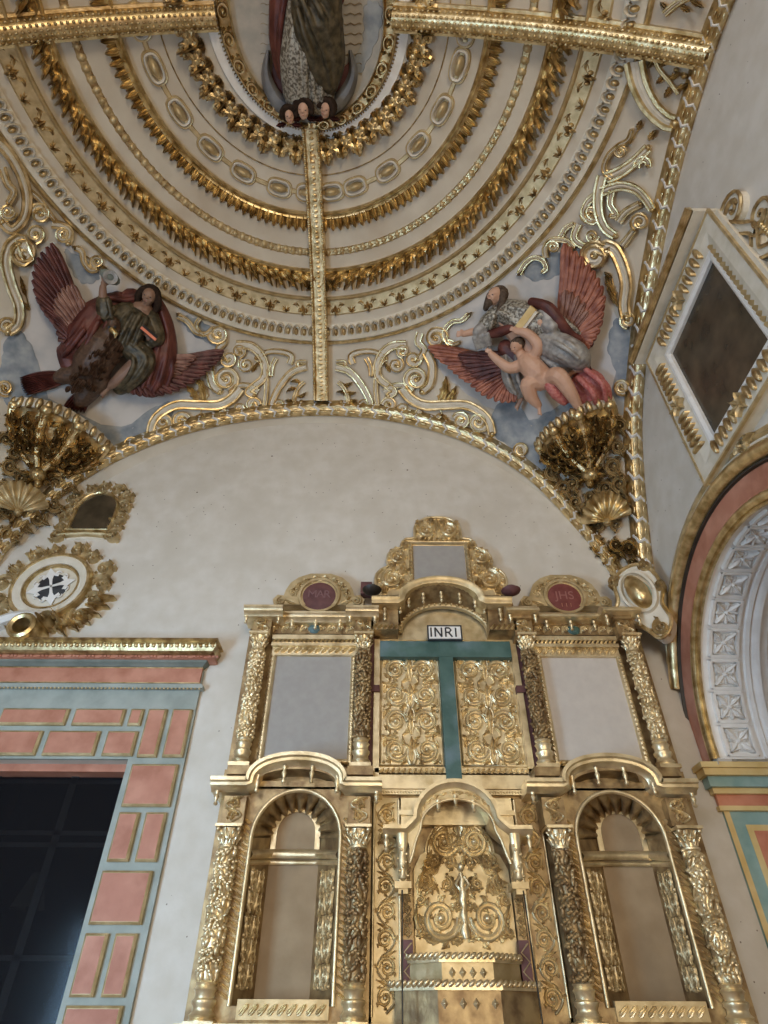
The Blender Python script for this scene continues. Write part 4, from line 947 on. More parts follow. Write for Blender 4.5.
scroll_orn('cream and gilt curl between the eagle wing tip and the rope ring', [(S_([(178, 316), (188, 322), (196, 332), (206, 334), (213, 328)]), .55), (spiral(218, 334, 8, 2, 180, -1.4, 13), .8), (S_([(200, 318), (196, 326), (203, 336)]), .4)], [((184, 319), (176, 313), 3.2, 0)], 4.4, .08)
# right corner group
scroll_orn('broad cream hooked scroll right of the raised orange wing', [(spiral(594, 256, 10, 2.5, -20, -1.6, 14)[::-1] + S_([(604, 246), (614, 250), (622, 266), (626, 284), (624, 304), (626, 318)]), 1.25), (spiral(628, 320, 6, 2, 90, 1.3, 12), .7)], [((616, 300), (605, 276), 5, 0), ((618, 306), (608, 288), 4, 0), ((612, 278), (604, 272), 3, 0)], 5.0, .10)
scroll_orn('tall looping cream and gilt strapwork high beside the side arch moulding', [(S_([(602, 176), (598, 196), (599, 214), (605, 228), (615, 236)]), 1.0), (S_([(606, 178), (620, 172), (634, 162), (648, 148)]), 1.1), (S_([(601, 192), (620, 186), (636, 190), (646, 200), (652, 210)]), .9), (spiral(620, 152, 5, 2, 0, -1.3, 12), .5), (S_([(612, 178), (604, 170), (608, 156), (618, 146), (628, 140), (632, 130)]), .5), (S_([(618, 222), (626, 212), (640, 204)]), .8), (spiral(640, 222, 7, 2, 120, 1.4, 12), .8), (S_([(612, 190), (610, 204), (616, 214), (610, 216)]), .6), (spiral(644, 165, 8, 4, 160, .6, 12), .7), (S_([(622, 246), (634, 230)], 5), .7)], [((638, 130), (641, 120), 4, 0), ((648, 140), (656, 130), 4, 0), ((630, 144), (632, 134), 2.5, 0)], 4.6, .09)
scroll_orn('small cream and gilt scroll pair between rope ring and hooked scroll, right side', [(S_([(600, 192), (588, 202), (584, 214), (592, 222), (598, 216)]), .7), (spiral(590, 214, 8, 2, 180, -1.4, 13), .6), (S_([(578, 224), (574, 238), (584, 246), (594, 242)]), .7), (spiral(592, 236, 5, 2, 0, 1.2, 12), .5), (S_([(560, 238), (566, 228), (574, 224)]), .5)], [], 4.6, .07)
scroll_orn('broad plain cream swag moulding under the right rib end', [(S_([(634, 62), (639, 84), (650, 106), (664, 120), (674, 124)]), 1.7)], [], 5, .09)
scroll_orn('gilt leafy sprig between the cream swag and the right rib', [(S_([(652, 50), (658, 68), (668, 80), (678, 94)], 5), .3)], [((654, 58), (648, 68), 3.5, 0), ((658, 66), (668, 60), 3.5, 0), ((664, 76), (656, 84), 3.5, 0), ((668, 80), (680, 72), 4, 0), ((672, 86), (664, 98), 4, 0), ((676, 90), (688, 84), 4, 0)], 4, .05, blobs=[(684, 76, 4), (676, 70, 3)])
scroll_orn('gilt leafy spray above the right rib at the top edge', [(S_([(664, 14), (676, 4), (690, -4), (704, -10)], 5), .6)], [((668, 10), (660, 2), 4, 0), ((680, 6), (690, 12), 4, 0), ((690, 0), (704, 8), 4, 0)], 4.5, .06)
# left corner group
scroll_orn('large cream scroll with bright gilt rim at the left edge beside the eagle wing', [(spiral(24, 252, 10, 3, 60, 1.3, 14)[::-1] + S_([(20, 238), (10, 246), (6, 262), (11, 284), (19, 306), (18, 324), (8, 332)]), 1.15), (spiral(6, 326, 6, 2, 0, -1.2, 12), .7)], [((26, 296), (20, 276), 3, 0), ((30, 310), (20, 300), 3, 0)], 5.0, .10)
scroll_orn('tall cream and gilt looping scroll at the far left under the rope ring', [(S_([(-4, 140), (8, 152), (20, 172), (27, 196), (24, 218), (12, 230), (2, 222)]), 1.0), (S_([(2, 168), (8, 184), (14, 192), (8, 204)]), .7), (spiral(8, 212, 7, 2, 0, 1.4, 12), .6)], [], 4.8, .09)
scroll_orn('small cream and gilt scrolls between the left loop and the raised eagle wing', [(S_([(28, 190), (40, 200), (50, 214), (56, 222)]), .5), (spiral(40, 214, 8, 2, 200, 1.5, 13), .8), (spiral(35, 234, 7, 2, 90, -1.3, 12), .8), (S_([(52, 224), (62, 226), (70, 232), (68, 244)]), .8), (spiral(63, 234, 7, 2, 0, 1.3, 12), .6)], [], 4.6, .07)
for x, y, l in ((132, 444, 'above the front arch right of the left console'), (521, 450, 'above the front arch left of the right console'), (622, 387, 'beside the side arch moulding near the picture frame'), (5, 388, 'at the left edge beside the left console')):
    scroll_orn('single small gilt volute ' + l, [(spiral(x, y, 6, 1.8, 60, 1.5, 13), .8)], [], 4, .07, name='volute')

# ================================================================== CONSOLES, SHELLS AND CORNER CARTOUCHE
def console(rim, foot, label, sgn, cat='console'):
    """half-basket bracket: gadrooned rim bulging from the vault, ribs and acanthus gathering to a knob below"""
    t = thing('console_bracket', label, cat); R = [(p.x, p.y) for p in spline(rim, 6)]; n = len(R)
    def B(i, k, out):  # i along rim, k 0 rim .. 1 foot, out bulge
        f = i / (n - 1); kk = max(k, 0) ** 2.1; Rm = R[n // 2]; x = Rm[0] * (1 - k) + foot[0] * k + (R[i][0] - Rm[0]) * (1 - kk); y = Rm[1] * (1 - k) + foot[1] * k + (R[i][1] - Rm[1]) * (1 - kk); return V(x, y, out * sin(pi * f) ** .6)
    D = .42
    mb = MB(); mb.grid([[B(i, k, D * o) for i in range(n)] for k, o in ((-.06, .0), (-.02, .9), (.04, .95), (.10, .82), (.3, .75), (.55, .6), (.8, .4), (.95, .3))]); mb.build('basket', 'goldd', t)
    mb = MB(); mb.grid([[B(i, k, D * o) for i in range(n)] for k, o in ((-.12, .5), (-.12, .98), (-.04, 1.1), (.03, 1.0), (.05, .8))]); mb.build('rim', 'cream', t)
    mb = MB()
    for i in range(0, n - 1, 2):
        c = B(i, -.04, D * 1.12 + .02); a = B(min(i + 1, n - 1), -.04, D * 1.12); tg = (a - c).normalized(); dn = (B(i, .1, D) - B(i, -.1, D)).normalized()
        mb.ball(c, (.045, .085, .04), (tg, dn, tg.cross(dn)), 8, 5)
    mb.build('gadroon', 'goldd', t, kind='stuff')
    for f in (.05, .36, .66, .95):
        i = int(f * (n - 1)); b = MB(); b.tube([B(i, k, D * (1.05 - .6 * k) + .04) for k in (0, .15, .35, .55, .75, .9)], [.07, .05, .05, .045, .04, .035], 7); b.ball(B(i, .03, D * 1.1 + .03), .07, None, 9, 6); b.build('rib', 'gold', t)
    mb = MB(); rnd = random.Random(5)
    for j in range(7):
        f0 = .1 + .8 * j / 6
        for k in (.28, .48, .66):
            Rm = R[n // 2]; kk = k ** 2.1; ri = R[int(f0 * (n - 1))]; c = tuple(Rm[a_] * (1 - k) + foot[a_] * k + (ri[a_] - Rm[a_]) * (1 - kk) for a_ in (0, 1)); ho = D * (.95 - .5 * k) * sin(pi * f0) ** .6
            Mh = lambda u, v, h, ho=ho: V(u, v, h + ho)
            ascroll(mb, Mh, c, 8 * (1.15 - .45 * k), rnd.uniform(0, 360), 1.3 if j % 2 else -1.3, .10, 5, .24)
            mleaf(mb, Mh, c, (c[0] + (R[int(f0 * (n - 1))][0] - foot[0]) * .16, c[1] + (R[int(f0 * (n - 1))][1] - foot[1]) * .16), 4, .12, 3, 8, 0, .8)
    mb.build('acanthus_carving', 'gold', t)
    mb = MB(); Mh = lambda u, v, h: V(u, v, h + .1)
    mblob(mb, Mh, foot, 10, 9, .22, 0, 16, 5); mblob(mb, Mh, (foot[0], foot[1] + 9), 5, 6, .18, 0, 12, 4)
    for k in range(8): a = k * pi / 4; mleaf(mb, Mh, (foot[0] + 7 * cos(a), foot[1] + 7 * sin(a)), (foot[0] + 17 * cos(a), foot[1] + 15 * sin(a)), 3.4, .12, 3, 8, .1)
    mb.build('knob', 'gold', t)
console([(538, 448), (548, 434), (566, 420), (590, 409), (616, 402)], (590, 474), 'gilt basket-shaped console with a gadrooned rim under the naked child at the right', 1)
console([(12, 404), (38, 406), (66, 416), (92, 434), (110, 452)], (38, 474), 'gilt basket-shaped console with a gadrooned rim under the eagle tail at the left', -1)
def shell(c, rx, ry, a0, a1, label, m='gold'):
    t = thing('scallop_shell', label, 'shell'); mb = MB(); n = 60; rows = []
    for k in range(7):
        f = k / 6; row = []
        for i in range(n + 1):
            a = R_(a0 + (a1 - a0) * i / n); rid = abs(sin(pi * i / n * 9)); e = 1 + .06 * rid * f
            row.append(V(c[0] + rx * f * e * cos(a), c[1] - ry * f * e * sin(a), .05 + .16 * sin(pi * min(f * .8 + .05, 1)) + .05 * rid * f))
        rows.append(row)
    mb.grid(rows); mb.build('fluted_fan', m, t)
    mb = MB(); mblob(mb, VM, c, 6, 5, .2, 0, 12, 4); 
    for e in (-1, 1): ascroll(mb, VM, (c[0] + e * 9, c[1] + 3), 6, 90, e * 1.3, .1, 3, .28)
    mb.build('shell_hinge', 'goldm', t)
shell((607, 522), 25, 30, 15, 185, 'gilt scallop shell below the right console')
shell((18, 512), 30, 30, 5, 165, 'pale gilt scallop shell below the left console', 'goldm')
t = thing('leaf_carving', 'gilt acanthus carving in the narrow corner below the right shell', 'ornament'); mb = MB()
for c, r, a in (((600, 546), 9, 40), ((612, 560), 8, 90), ((624, 574), 7, 0), ((629, 548), 8, 200), ((622, 590), 6, 120), ((616, 544), 8, 10), ((590, 530), 7, 70), ((632, 562), 6, 300)): ascroll(mb, VM, c, r, a, 1.3, .12, 5, .28); mleaf(mb, VM, c, (c[0] + 10, c[1] + 16), 4, .14, 3, 8)
mb.build('acanthus', 'gold', t)
t = thing('leaf_carving', 'gilt acanthus carving at the left edge below the left shell', 'ornament'); mb = MB()
for c, r, a in (((8, 534), 10, 40), ((22, 526), 8, 90), ((4, 490), 9, 200), ((54, 504), 9, 10), ((68, 486), 9, 120), ((70, 470), 8, 120), ((10, 466), 9, 60), ((6, 440), 8, 160), ((56, 484), 9, 220), ((22, 478), 8, 30), ((38, 518), 8, 330), ((-2, 512), 8, 100), ((14, 452), 7, 0)): ascroll(mb, VM, c, r, a, 1.3, .12, 5, .28); mleaf(mb, VM, c, (c[0] + 12, c[1] + 8), 4, .14, 3, 8)
mb.build('acanthus', 'goldm', t)
t = thing('leaf_carving', 'cream and gilt acanthus carving between the right console and the side moulding', 'ornament'); mb = MB()
for c, r, a in (((614, 466), 10, 40), ((620, 484), 9, 90), ((620, 426), 8, 200), ((564, 488), 9, 100), ((576, 502), 9, 10), ((552, 472), 8, 60), ((584, 514), 7, 200), ((606, 488), 8, 150), ((572, 484), 8, 250), ((624, 500), 7, 30), ((590, 496), 8, 300), ((618, 446), 8, 0)): ascroll(mb, VM, c, r, a, 1.3, .12, 5, .28); mleaf(mb, VM, c, (c[0] + 6, c[1] + 12), 4, .14, 3, 8)
mb.build('acanthus', 'goldm', t)
# corner cartouche with a gilt oval boss
def corner():
    t = thing('corner_cartouche', 'cream cartouche with a large smooth gilt oval boss in the corner above the altarpiece', 'cartouche')
    c = WF(637, 592, 0, 5.62); X = ray(637, 592); nrm = Vector((-.62, -.78, 0)).normalized(); tg = Vector((.78, -.62, 0)).normalized()
    def CM(u, v, h): return c + (tg * u + Vector((0, 0, 1)) * v) * .86 + nrm * h
    out = [(-.24, .12), (-.2, .26), (-.08, .34), (.06, .36), (.2, .3), (.3, .1), (.32, -.12), (.26, -.30), (.30, -.52), (.22, -.68), (.10, -.72), (.0, -.58), (-.12, -.44), (-.28, -.36), (-.30, -.2), (-.24, -.06)]
    P = [(p.x, p.y) for p in spline(out, 5, True)]
    mb = MB(); mslab(mb, CM, P, .05, -.12); b = mb.build('cream_backing', 'cream', t, False)
    mb = MB(); P2 = P + [P[0]]; mb.tube([CM(x, y, .06) for x, y in P], .022, 7, True); mb.build('gilt_rim', 'gold', t)
    mb = MB(); mblob(mb, CM, (.04, -.06), .22, .33, .02, R_(14), 24, 2, .05); mb.build('teal_shadow', 'teal', t)  # teal patch paints the shadow round the boss into the colour
    mb = MB(); mblob(mb, CM, (.03, -.05), .14, .27, .15, R_(14), 24, 6, .06); mb.build('oval_boss', 'gold', t)
    mb = MB(); mring(mb, CM, (.03, -.05), .19, .30, [(-.02, .05), (-.01, .10), (.02, .10), (.03, .05)], R_(14)); mb.build('boss_rim', 'cream', t)
    for u, v, r, a in ((-.22, .2, .09, 0), (.22, .28, .08, 90), (.3, -.05, .07, 200), (-.27, -.28, .08, 40), (.16, -.6, .10, 90)): mb = MB(); ascroll(mb, CM, (u, v), r, a, 1.4, .10, 3, .26); mb.build('curled_end', 'goldm', t)
corner()
# ================================================================== LEFT PORTAL
def portal():
    t = thing('portal_surround', 'painted grey-green doorway surround with raised pink gilt-edged panels at the lower left', 'doorway')
    mb = MB()   # flat painted architrave round the opening, 4 cm proud
    yf = YF - .04
    mb.box(-4.4, -1.92, yf, YF - .002, 3.5, 4.42); mb.box(-2.47, -1.92, yf, YF - .002, 0, 3.5)
    mb.build('architrave', 'blue', t, False)
    mb = MB(); mb.box(-4.4, -1.88, YF - .10, YF - .002, 4.20, 4.235); mb.box(-4.4, -1.90, YF - .08, YF - .002, 4.235, 4.255); mb.build('bead_moulding', 'blue', t, False)
    mb = MB()
    for i in range(62): mb.ball((-4.38 + .0405 * i, YF - .1, 4.192), .012, None, 6, 4)
    mb.build('bead_row', 'goldm', t)
    mb = MB(); mb.box(-4.4, -1.93, YF - .07, YF - .04, 4.27, 4.43); mb.build('frieze', 'pink', t, False)
    mb = MB(); mb.box(-4.4, -1.925, YF - .075, YF - .03, 4.43, 4.44); mb.box(-4.4, -1.925, YF - .075, YF - .03, 4.262, 4.272); mb.build('frieze_gilt_line', 'gold', t, False)
    pan = [(-4.6, -3.85, 3.86, 4.02)][:0] + [(-3.92, -3.24, 3.85, 4.02), (-3.17, -2.66, 3.85, 4.02), (-2.60, -2.47, 3.85, 4.02), (-4.0, -3.43, 3.55, 3.79), (-3.36, -2.85, 3.55, 3.79), (-2.77, -2.47, 3.55, 3.79),
        (-2.42, -2.23, 3.54, 4.02), (-2.17, -1.97, 3.54, 4.02), (-2.44, -1.99, 3.09, 3.47), (-2.44, -2.25, 2.64, 3.04), (-2.19, -2.0, 2.64, 3.04), (-2.45, -2.01, 2.18, 2.57),
        (-2.45, -2.26, 1.71, 2.12), (-2.20, -2.02, 1.71, 2.12), (-2.45, -2.01, 1.22, 1.66), (-2.45, -2.26, .7, 1.15), (-2.20, -2.02, .7, 1.15), (-2.45, -2.01, .2, .62)]
    for x0, x1, z0, z1 in pan:
        k = (yf - .045) / YF; X0, X1 = x0 * k, x1 * k; Z0, Z1 = 1.6 + (z0 - 1.6) * k, 1.6 + (z1 - 1.6) * k
        mb = MB(); e = .018; y0, y1, y2 = yf + .002, yf - .03, yf - .045
        mb.hexa([(X0, y0, Z0), (X1, y0, Z0), (X1, y0, Z1), (X0, y0, Z1), (X0, y1, Z0), (X1, y1, Z0), (X1, y1, Z1), (X0, y1, Z1)])
        mb.hexa([(X0, y1, Z0), (X1, y1, Z0), (X1, y1, Z1), (X0, y1, Z1), (X0 + e, y2, Z0 + e), (X1 - e, y2, Z0 + e), (X1 - e, y2, Z1 - e), (X0 + e, y2, Z1 - e)])
        o = mb.build('raised_panel', 'goldm', t, False)
        mb = MB(); mb.box(X0 + e * 1.1, X1 - e * 1.1, y2 - .003, y2, Z0 + e * 1.1, Z1 - e * 1.1); mb.build('pink_face', 'pink', o, False)
    # entablature
    c = thing('portal_cornice', 'gilt carved cornice with pink dentils crowning the left doorway', 'cornice')
    mb = MB()
    def cor(prof, x1, name, m):
        D = max(q_[0] for q_ in prof); mb = MB()
        mb.grid([[(-4.6, YF - d, z) for d, z in prof], [(x1 - (D - d), YF - d, z) for d, z in prof], [(x1 - (D - d), YF - .001, z) for d, z in prof]]); return mb.build(name, m, c, False)
    k = .953
    cor([(0, 4.70), (.28, 4.68), (.285, 4.66), (.25, 4.65), (.27, 4.61), (.24, 4.55), (.20, 4.535), (0, 4.535)], -1.76, 'cornice_moulding', 'goldd')
    mb = MB()
    for i in range(44): X = -4.5 + i * .0625; mb.ball((X, YF - .262, 4.60), (.024, .02, .026), None, 7, 5); mb.ball((X + .03, YF - .265, 4.625), .01, None, 5, 4)
    mb.build('egg_carving', 'gold', c)
    cor([(0, 4.535), (.16, 4.535), (.16, 4.505), (.13, 4.50), (0, 4.50)], -1.80, 'dentil_band', 'pink')
    mb = MB()
    for i in range(17):
        for j in range(3): X = -4.5 + i * .165 + j * .038; mb.box(X, X + .028, YF - .175, YF - .15, 4.508, 4.53)
    mb.build('dentil', 'pink', c, False, kind='stuff')
    cor([(0, 4.50), (.13, 4.50), (.12, 4.48), (.10, 4.465), (.08, 4.445), (.06, 4.44), (0, 4.44)], -1.88, 'dark_soffit_moulding', 'dgrey')
    # opening: reveal and glazed dark door
    d = MB(); d.box(-3.9, -2.47, YF + .12, YF + .35, 3.43, 3.5); struct(d, 'trim_1', 'pink')
    for i in range(3): pass
    ld_ = bpy.data.lights.new('back_room_fill', 'POINT'); ld_.energy = 5; ld_.color = (.7, .8, 1); ld_.shadow_soft_size = .3; lo_ = bpy.data.objects.new('back_room_fill', ld_); C.objects.link(lo_); lo_.location = (-1.9, YF + 1.2, 2.6)  # weak fill added so the room behind the glass shows
    root = thing('door_1', 'dark', 'door'); del root['label']; del root['category']; root['kind'] = 'structure'; root.name = 'door_1'
    mb = MB()
    for x in (-3.9, -3.12, -2.54): mb.box(x, x + .07, YF + .28, YF + .30, 0, 3.43)
    for z in (0, 1.95, 2.80, 2.90, 3.36): mb.box(-3.9, -2.47, YF + .28, YF + .30, z, z + .04)
    mb.build('glazing_frame', 'dark', root, False)
    mb = MB(); mb.box(-3.88, -2.48, YF + .275, YF + .285, .02, 3.42); mb.build('glass_pane', 'glass', root, False)
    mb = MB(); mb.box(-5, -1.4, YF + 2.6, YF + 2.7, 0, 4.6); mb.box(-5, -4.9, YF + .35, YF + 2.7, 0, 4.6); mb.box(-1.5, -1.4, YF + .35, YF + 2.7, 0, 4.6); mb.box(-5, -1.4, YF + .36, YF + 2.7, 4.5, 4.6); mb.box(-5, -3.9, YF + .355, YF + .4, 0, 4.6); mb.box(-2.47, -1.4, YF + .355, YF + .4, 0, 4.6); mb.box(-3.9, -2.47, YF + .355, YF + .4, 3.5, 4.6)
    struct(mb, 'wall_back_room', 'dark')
    # pale cone stands in for a warm reflection in the glass
    lm = thing('reflection_cone', 'pale cone behind the dark door glass, standing in for a warm reflection', 'stand-in')
    mb = MB(); p = WF(32, 893, 0, YF + .9); mb.lathe((p.x, p.y, 0), [(.05, p.z + .17), (.16, p.z - .13)], 16); mb.build('cone_body', 'cream', lm)
    mb = MB(); mb.lathe((p.x, p.y, 0), [(.015, 0), (.015, p.z + .1)], 8); mb.lathe((p.x, p.y, 0), [(.14, 0), (.13, .03), (.02, .05)], 16); mb.build('stand', 'dark', lm)
portal()

# ================================================================== CARTOUCHES ON THE FRONT WALL
FM = lambda u, v, h: WF(u, v, h)
def oval_cart():
    t = thing('oval_cartouche', 'oval black and white cross emblem in a cream and gilt foliate frame above the doorway', 'cartouche')
    c = WF(54, 588); 
    Mf = lambda u, v, h: Vector((c.x + u, YF - h, c.z + v))    # metres on the wall
    mb = MB(); mblob(mb, Mf, (0, 0), .66, .58, .05, 0, 40, 3); mb.build('backing', 'cream', t)
    mb = MB(); mring(mb, Mf, (0, -.02), .38, .37, [(-.06, .04), (-.05, .09), (0, .11), (.05, .10), (.07, .05)]); mb.build('cream_ring', 'cream', t)
    mb = MB(); mring(mb, Mf, (0, -.02), .38, .37, [(-.09, .045), (-.08, .085), (-.06, .085), (-.05, .05)]); mring(mb, Mf, (0, -.02), .36, .36, [(.05, .06), (.06, .12), (.09, .12), (.11, .05)]); mb.build('gilt_ring', 'gold', t)
    mb = MB(); mblob(mb, Mf, (0, -.02), .30, .29, .012, 0, 36, 2, .055); em = mb.build('emblem_disc', 'ink', t)
    mb = MB()   # flory cross of four curved arms over the gyronny field
    for k in range(4):
        a = pi / 2 * k + .35; ca, sa = cos(a), sin(a)
        R = lambda x, y: (x * ca - y * sa, -.02 + x * sa + y * ca)
        Me = lambda u, v, h: Mf(*R(u, v), h + .068)
        mslab(mb, Me, [(.0, .012), (.10, .018), (.15, .035), (.12, .085), (.17, .10), (.19, .045), (.275, .0), (.19, -.045), (.17, -.10), (.12, -.085), (.15, -.035), (.10, -.018), (0, -.012)], .004, 0)
        for e in (-1, 1): mtube(mb, Me, spiral(.16, e * .085, .04, .01, 90 * e, e * -1.0, 10), .008, .004, 5)
    mb.build('flory_cross', 'white', em, False)
    mb = MB()
    rnd = random.Random(4)
    for k in range(15):
        a = 2 * pi * k / 15 + .1; rr = .115 + .02 * (k % 2); R0 = .56 if k % 2 else .53; cc = (R0 * cos(a) * 1.08, -.02 + R0 * sin(a) * .98)
        ascroll(mb, Mf, cc, rr, math.degrees(a) + 180, 1.2 if k % 2 else -1.2, .07, 5, .22)
        mleaf(mb, Mf, (cc[0] * .98, cc[1] * .98), (cc[0] * 1.2, cc[1] * 1.18), .07, .09, 4, 9, .25)
    mb.build('foliate_border', 'goldm', t)
    mb = MB(); q0 = WF(35, 640); cx_, cz_ = q0.x - c.x, q0.z - c.z
    mring(mb, lambda u, v, h: Mf(u, v, h), (cx_, cz_), .12, .12, [(-.04, .02), (-.03, .34), (.0, .36), (.03, .34), (.035, .02)], 0, 24); mb.build('scroll_curl', 'gold', t)
    mb = MB(); ascroll(mb, Mf, (cx_ + .12, cz_ + .17), .1, 0, 1.4, .2, 4, .3); mb.build('upper_curl', 'goldm', t)
    mb = MB(); mband(mb, Mf, spline([(cx_ - .6, cz_ + .05), (cx_ - .35, cz_ + .22), (cx_ - .1, cz_ + .26), (cx_ + .05, cz_ + .22)], 6), .06, [(-1, 0), (-.9, .12), (0, .16), (.9, .12), (1, 0)]); mb.build('ribbon_scroll', 'white', t)
    mb = MB(); 
    for k in range(6): a = R_(-65 + k * 10); mleaf(mb, Mf, (.5 * cos(a), -.02 + .5 * sin(a)), (.82 * cos(a + .05), -.02 + .72 * sin(a + .05)), .05, .1, 2, 8)
    mb.build('side_leaf_spray', 'gold', t)
oval_cart()
def arch_cart():
    t = thing('arched_cartouche', 'small arched dark painting in a gilt foliate frame above the oval cartouche', 'cartouche')
    P = lambda x, y: WF(x, y)
    a, b = WF(68, 532), WF(110, 532); top = WF(100, 495); cx_ = (a.x + b.x) / 2; w = (b.x - a.x) / 2
    Mf = lambda u, v, h: Vector((cx_ + u, YF - h, a.z + v)); H = top.z - a.z; n = 12
    out = [(-w, 0), (w, 0), (w, H * .55)] + [(w * cos(pi * i / n), H * .55 + H * .45 * sin(pi * i / n)) for i in range(n + 1)]
    mb = MB(); mslab(mb, Mf, out, .03, 0); mb.build('painting', 'paint', t, False)
    mb = MB(); mband(mb, Mf, out + [out[0]], .025, hp(.07)); mb.build('inner_frame', 'gold', t)
    mb = MB(); mband(mb, Mf, [(u * 1.3, -.07 if v == 0 else v * 1.12) for u, v in out + [out[0]]], .06, hp(.03)); mb.build('cream_border', 'cream', t)
    mb = MB()
    pts = [(-w * 1.3, .05 + i * .17) for i in range(4)] + [(w * 1.35 * cos(R_(150 - i * 30)), H * .58 + H * .58 * sin(R_(150 - i * 30))) for i in range(5)] + [(w * 1.3, .56 - i * .17) for i in range(4)]
    for k, p in enumerate(pts): ascroll(mb, Mf, p, .095, k * 50, 1.25 if k % 2 else -1.25, .07, 5, .24)
    for e in (-1, 1): ascroll(mb, Mf, (e * w * 1.35, -.09), .1, 90, e * 1.3, .08, 3, .26)
    mband(mb, Mf, [(-w * 1.3, -.09), (0, -.06), (w * 1.3, -.09)], .035, hp(.08))
    mb.build('foliate_border', 'goldm', t)
arch_cart()

# ================================================================== SIDE ARCH
def side_arch():
    def SM(u, v, h): a = R_(u); return Vector((XR - h, ARY - v * cos(a), ARZ + v * sin(a)))   # u angle, v radius
    def end(r, lim=YF - .02): return math.degrees(math.acos(max(-1, min(1, -(lim - ARY) / r))))
    t = thing('side_archway', 'round side archway moulding with gilt rolls and a broad pink band on the right wall', 'arch')
    def band(name, prof, m, r):
        e = min(180, end(r, YF + .06)); n = 80; mb = MB(); mb.grid([[SM(e * i / n, v, h) for v, h in prof] for i in range(n + 1)]); mb.build(name, m, t)
    band('inner_gilt_roll', [(1.506, 0), (1.506, .03), (1.53, .05), (1.56, .05), (1.585, .03), (1.585, .02)], 'gold', 1.6)
    band('pink_band', [(1.585, .025), (1.80, .025)], 'pink', 1.80)
    band('thin_fillet', [(1.80, .02), (1.81, .05), (1.83, .05), (1.84, .03)], 'dark', 1.84)
    band('outer_gilt_roll', [(1.84, .03), (1.85, .08), (1.89, .11), (1.93, .11), (1.97, .08), (1.98, .05)], 'gold', 1.98)
    band('white_fillet', [(1.98, .05), (1.985, .06), (2.005, .06), (2.01, .04)], 'cream', 2.01)
    band('outer_gilt_hollow', [(2.01, .04), (2.04, .07), (2.09, .05), (2.12, 0)], 'goldm', 2.12)
    # coffered intrados
    I = thing('coffered_arch_soffit', 'white stucco arch soffit of square coffers each holding a flower, inside the right archway', 'arch soffit')
    D0, D1 = .03, .46
    def IM(u, v, h): a = R_(u); return Vector((XR + v, ARY - (ARR - h) * cos(a), ARZ + (ARR - h) * sin(a)))
    mb = MB(); n = 90
    mb.grid([[IM(180 * i / n, v, h) for v, h in ((0, 0), (0, .02), (.02, .02), (.03, 0), (.45, 0), (.46, .02), (.50, .025), (.52, .0), (.56, .03), (.60, .03), (.62, -.02), (.72, -.04))] for i in range(n + 1)]); mb.build('arch_band', 'white', I)
    mb = MB(); mb.grid([[IM(180 * i / n, v, h) for v, h in ((-.01, -.02), (-.01, .03), (.012, .03), (.02, .015))] for i in range(n + 1)]); mb.build('gilt_edge', 'gold', I)
    for i in range(15):
        a0_ = 6 + i * 12.0; k = 180 / pi / ARR
        Mc = lambda u, v, h, a=a0_: IM(a + v * k, .245 + u, h)
        b = MB(); s = .135; z = [(-s, -s), (s, -s), (s, s), (-s, s), (-s, -s)]
        for p0, p1 in zip(z, z[1:]): mband(b, Mc, [p0, ((p0[0] + p1[0]) / 2, (p0[1] + p1[1]) / 2), p1], .014, [(-1.3, 0), (-1, .035), (1, .035), (1.3, 0)])
        o = b.build('coffer_frame', 'white', I, False)
        b = MB()
        for kx in range(4):
            a = pi / 4 + pi / 2 * kx; mleaf(b, Mc, (.0, .0), (.15 * cos(a), .15 * sin(a)), .052, .045, 2, 9, 0, .4); a += pi / 4; mleaf(b, Mc, (0, 0), (.09 * cos(a), .09 * sin(a)), .025, .03, 1, 6)
            if i % 3 == 1: mleaf(b, Mc, (.05 * cos(a), .05 * sin(a)), (.115 * cos(a), .115 * sin(a)), .03, .04, 2, 6)
        mblob(b, Mc, (0, 0), .025, .025, .055, 0, 10, 3); b.build('coffer_flower', 'white', o)
        b = MB(); b.grid([[IM(a0_ + 6 + d, v, .022) for v in (.06, .43)] for d in (-.35, .35)]); b.build('coffer_divider', 'white', I)
    # pier under the arch: impost cornice and painted panels
    P = thing('painted_pier', 'arch pier painted with green and terracotta panels and ochre lines at the lower right', 'pier')
    yj = 5.97
    mb = MB(); mb.box(XR + .0, XR + .95, yj, yj + .3, 0, 3.12); mb.build('pier_body', 'teal', P, False)
    def rect(x0, x1, z0, z1, name, m, h): mb = MB(); mb.box(XR + x0, XR + x1, yj - h, yj, z0, z1); mb.build(name, m, P, False)
    rect(0, .05, 0, 3.12, 'ochre_edge_line', 'ochre', .006)
    for z0, z1 in ((2.42, 2.95), (1.72, 2.30), (.95, 1.6)):
        rect(.16, .80, z0, z1, 'ochre_border', 'ochre', .006); rect(.215, .75, z0 + .05, z1 - .05, 'terracotta_panel', 'tred', .010)
    t2 = thing('impost_cornice', 'ochre and green painted impost cornice on the pier beneath the coffered arch', 'cornice')
    def lay(z0, z1, d, m, nm): mb = MB(); mb.box(XR - d * .8, XR + .95, 5.985 - d, 5.985, z0, z1); mb.build(nm, m, t2, False)
    lay(3.06, 3.10, .06, 'ochre', 'lower_fillet'); lay(3.10, 3.20, .04, 'tred', 'red_band'); lay(3.20, 3.25, .08, 'ochre', 'middle_fillet'); lay(3.25, 3.34, .12, 'teal', 'green_band'); lay(3.34, 3.40, .17, 'ochre', 'upper_fillet'); lay(3.40, 3.45, .20, 'ochre', 'top_slab')
side_arch()

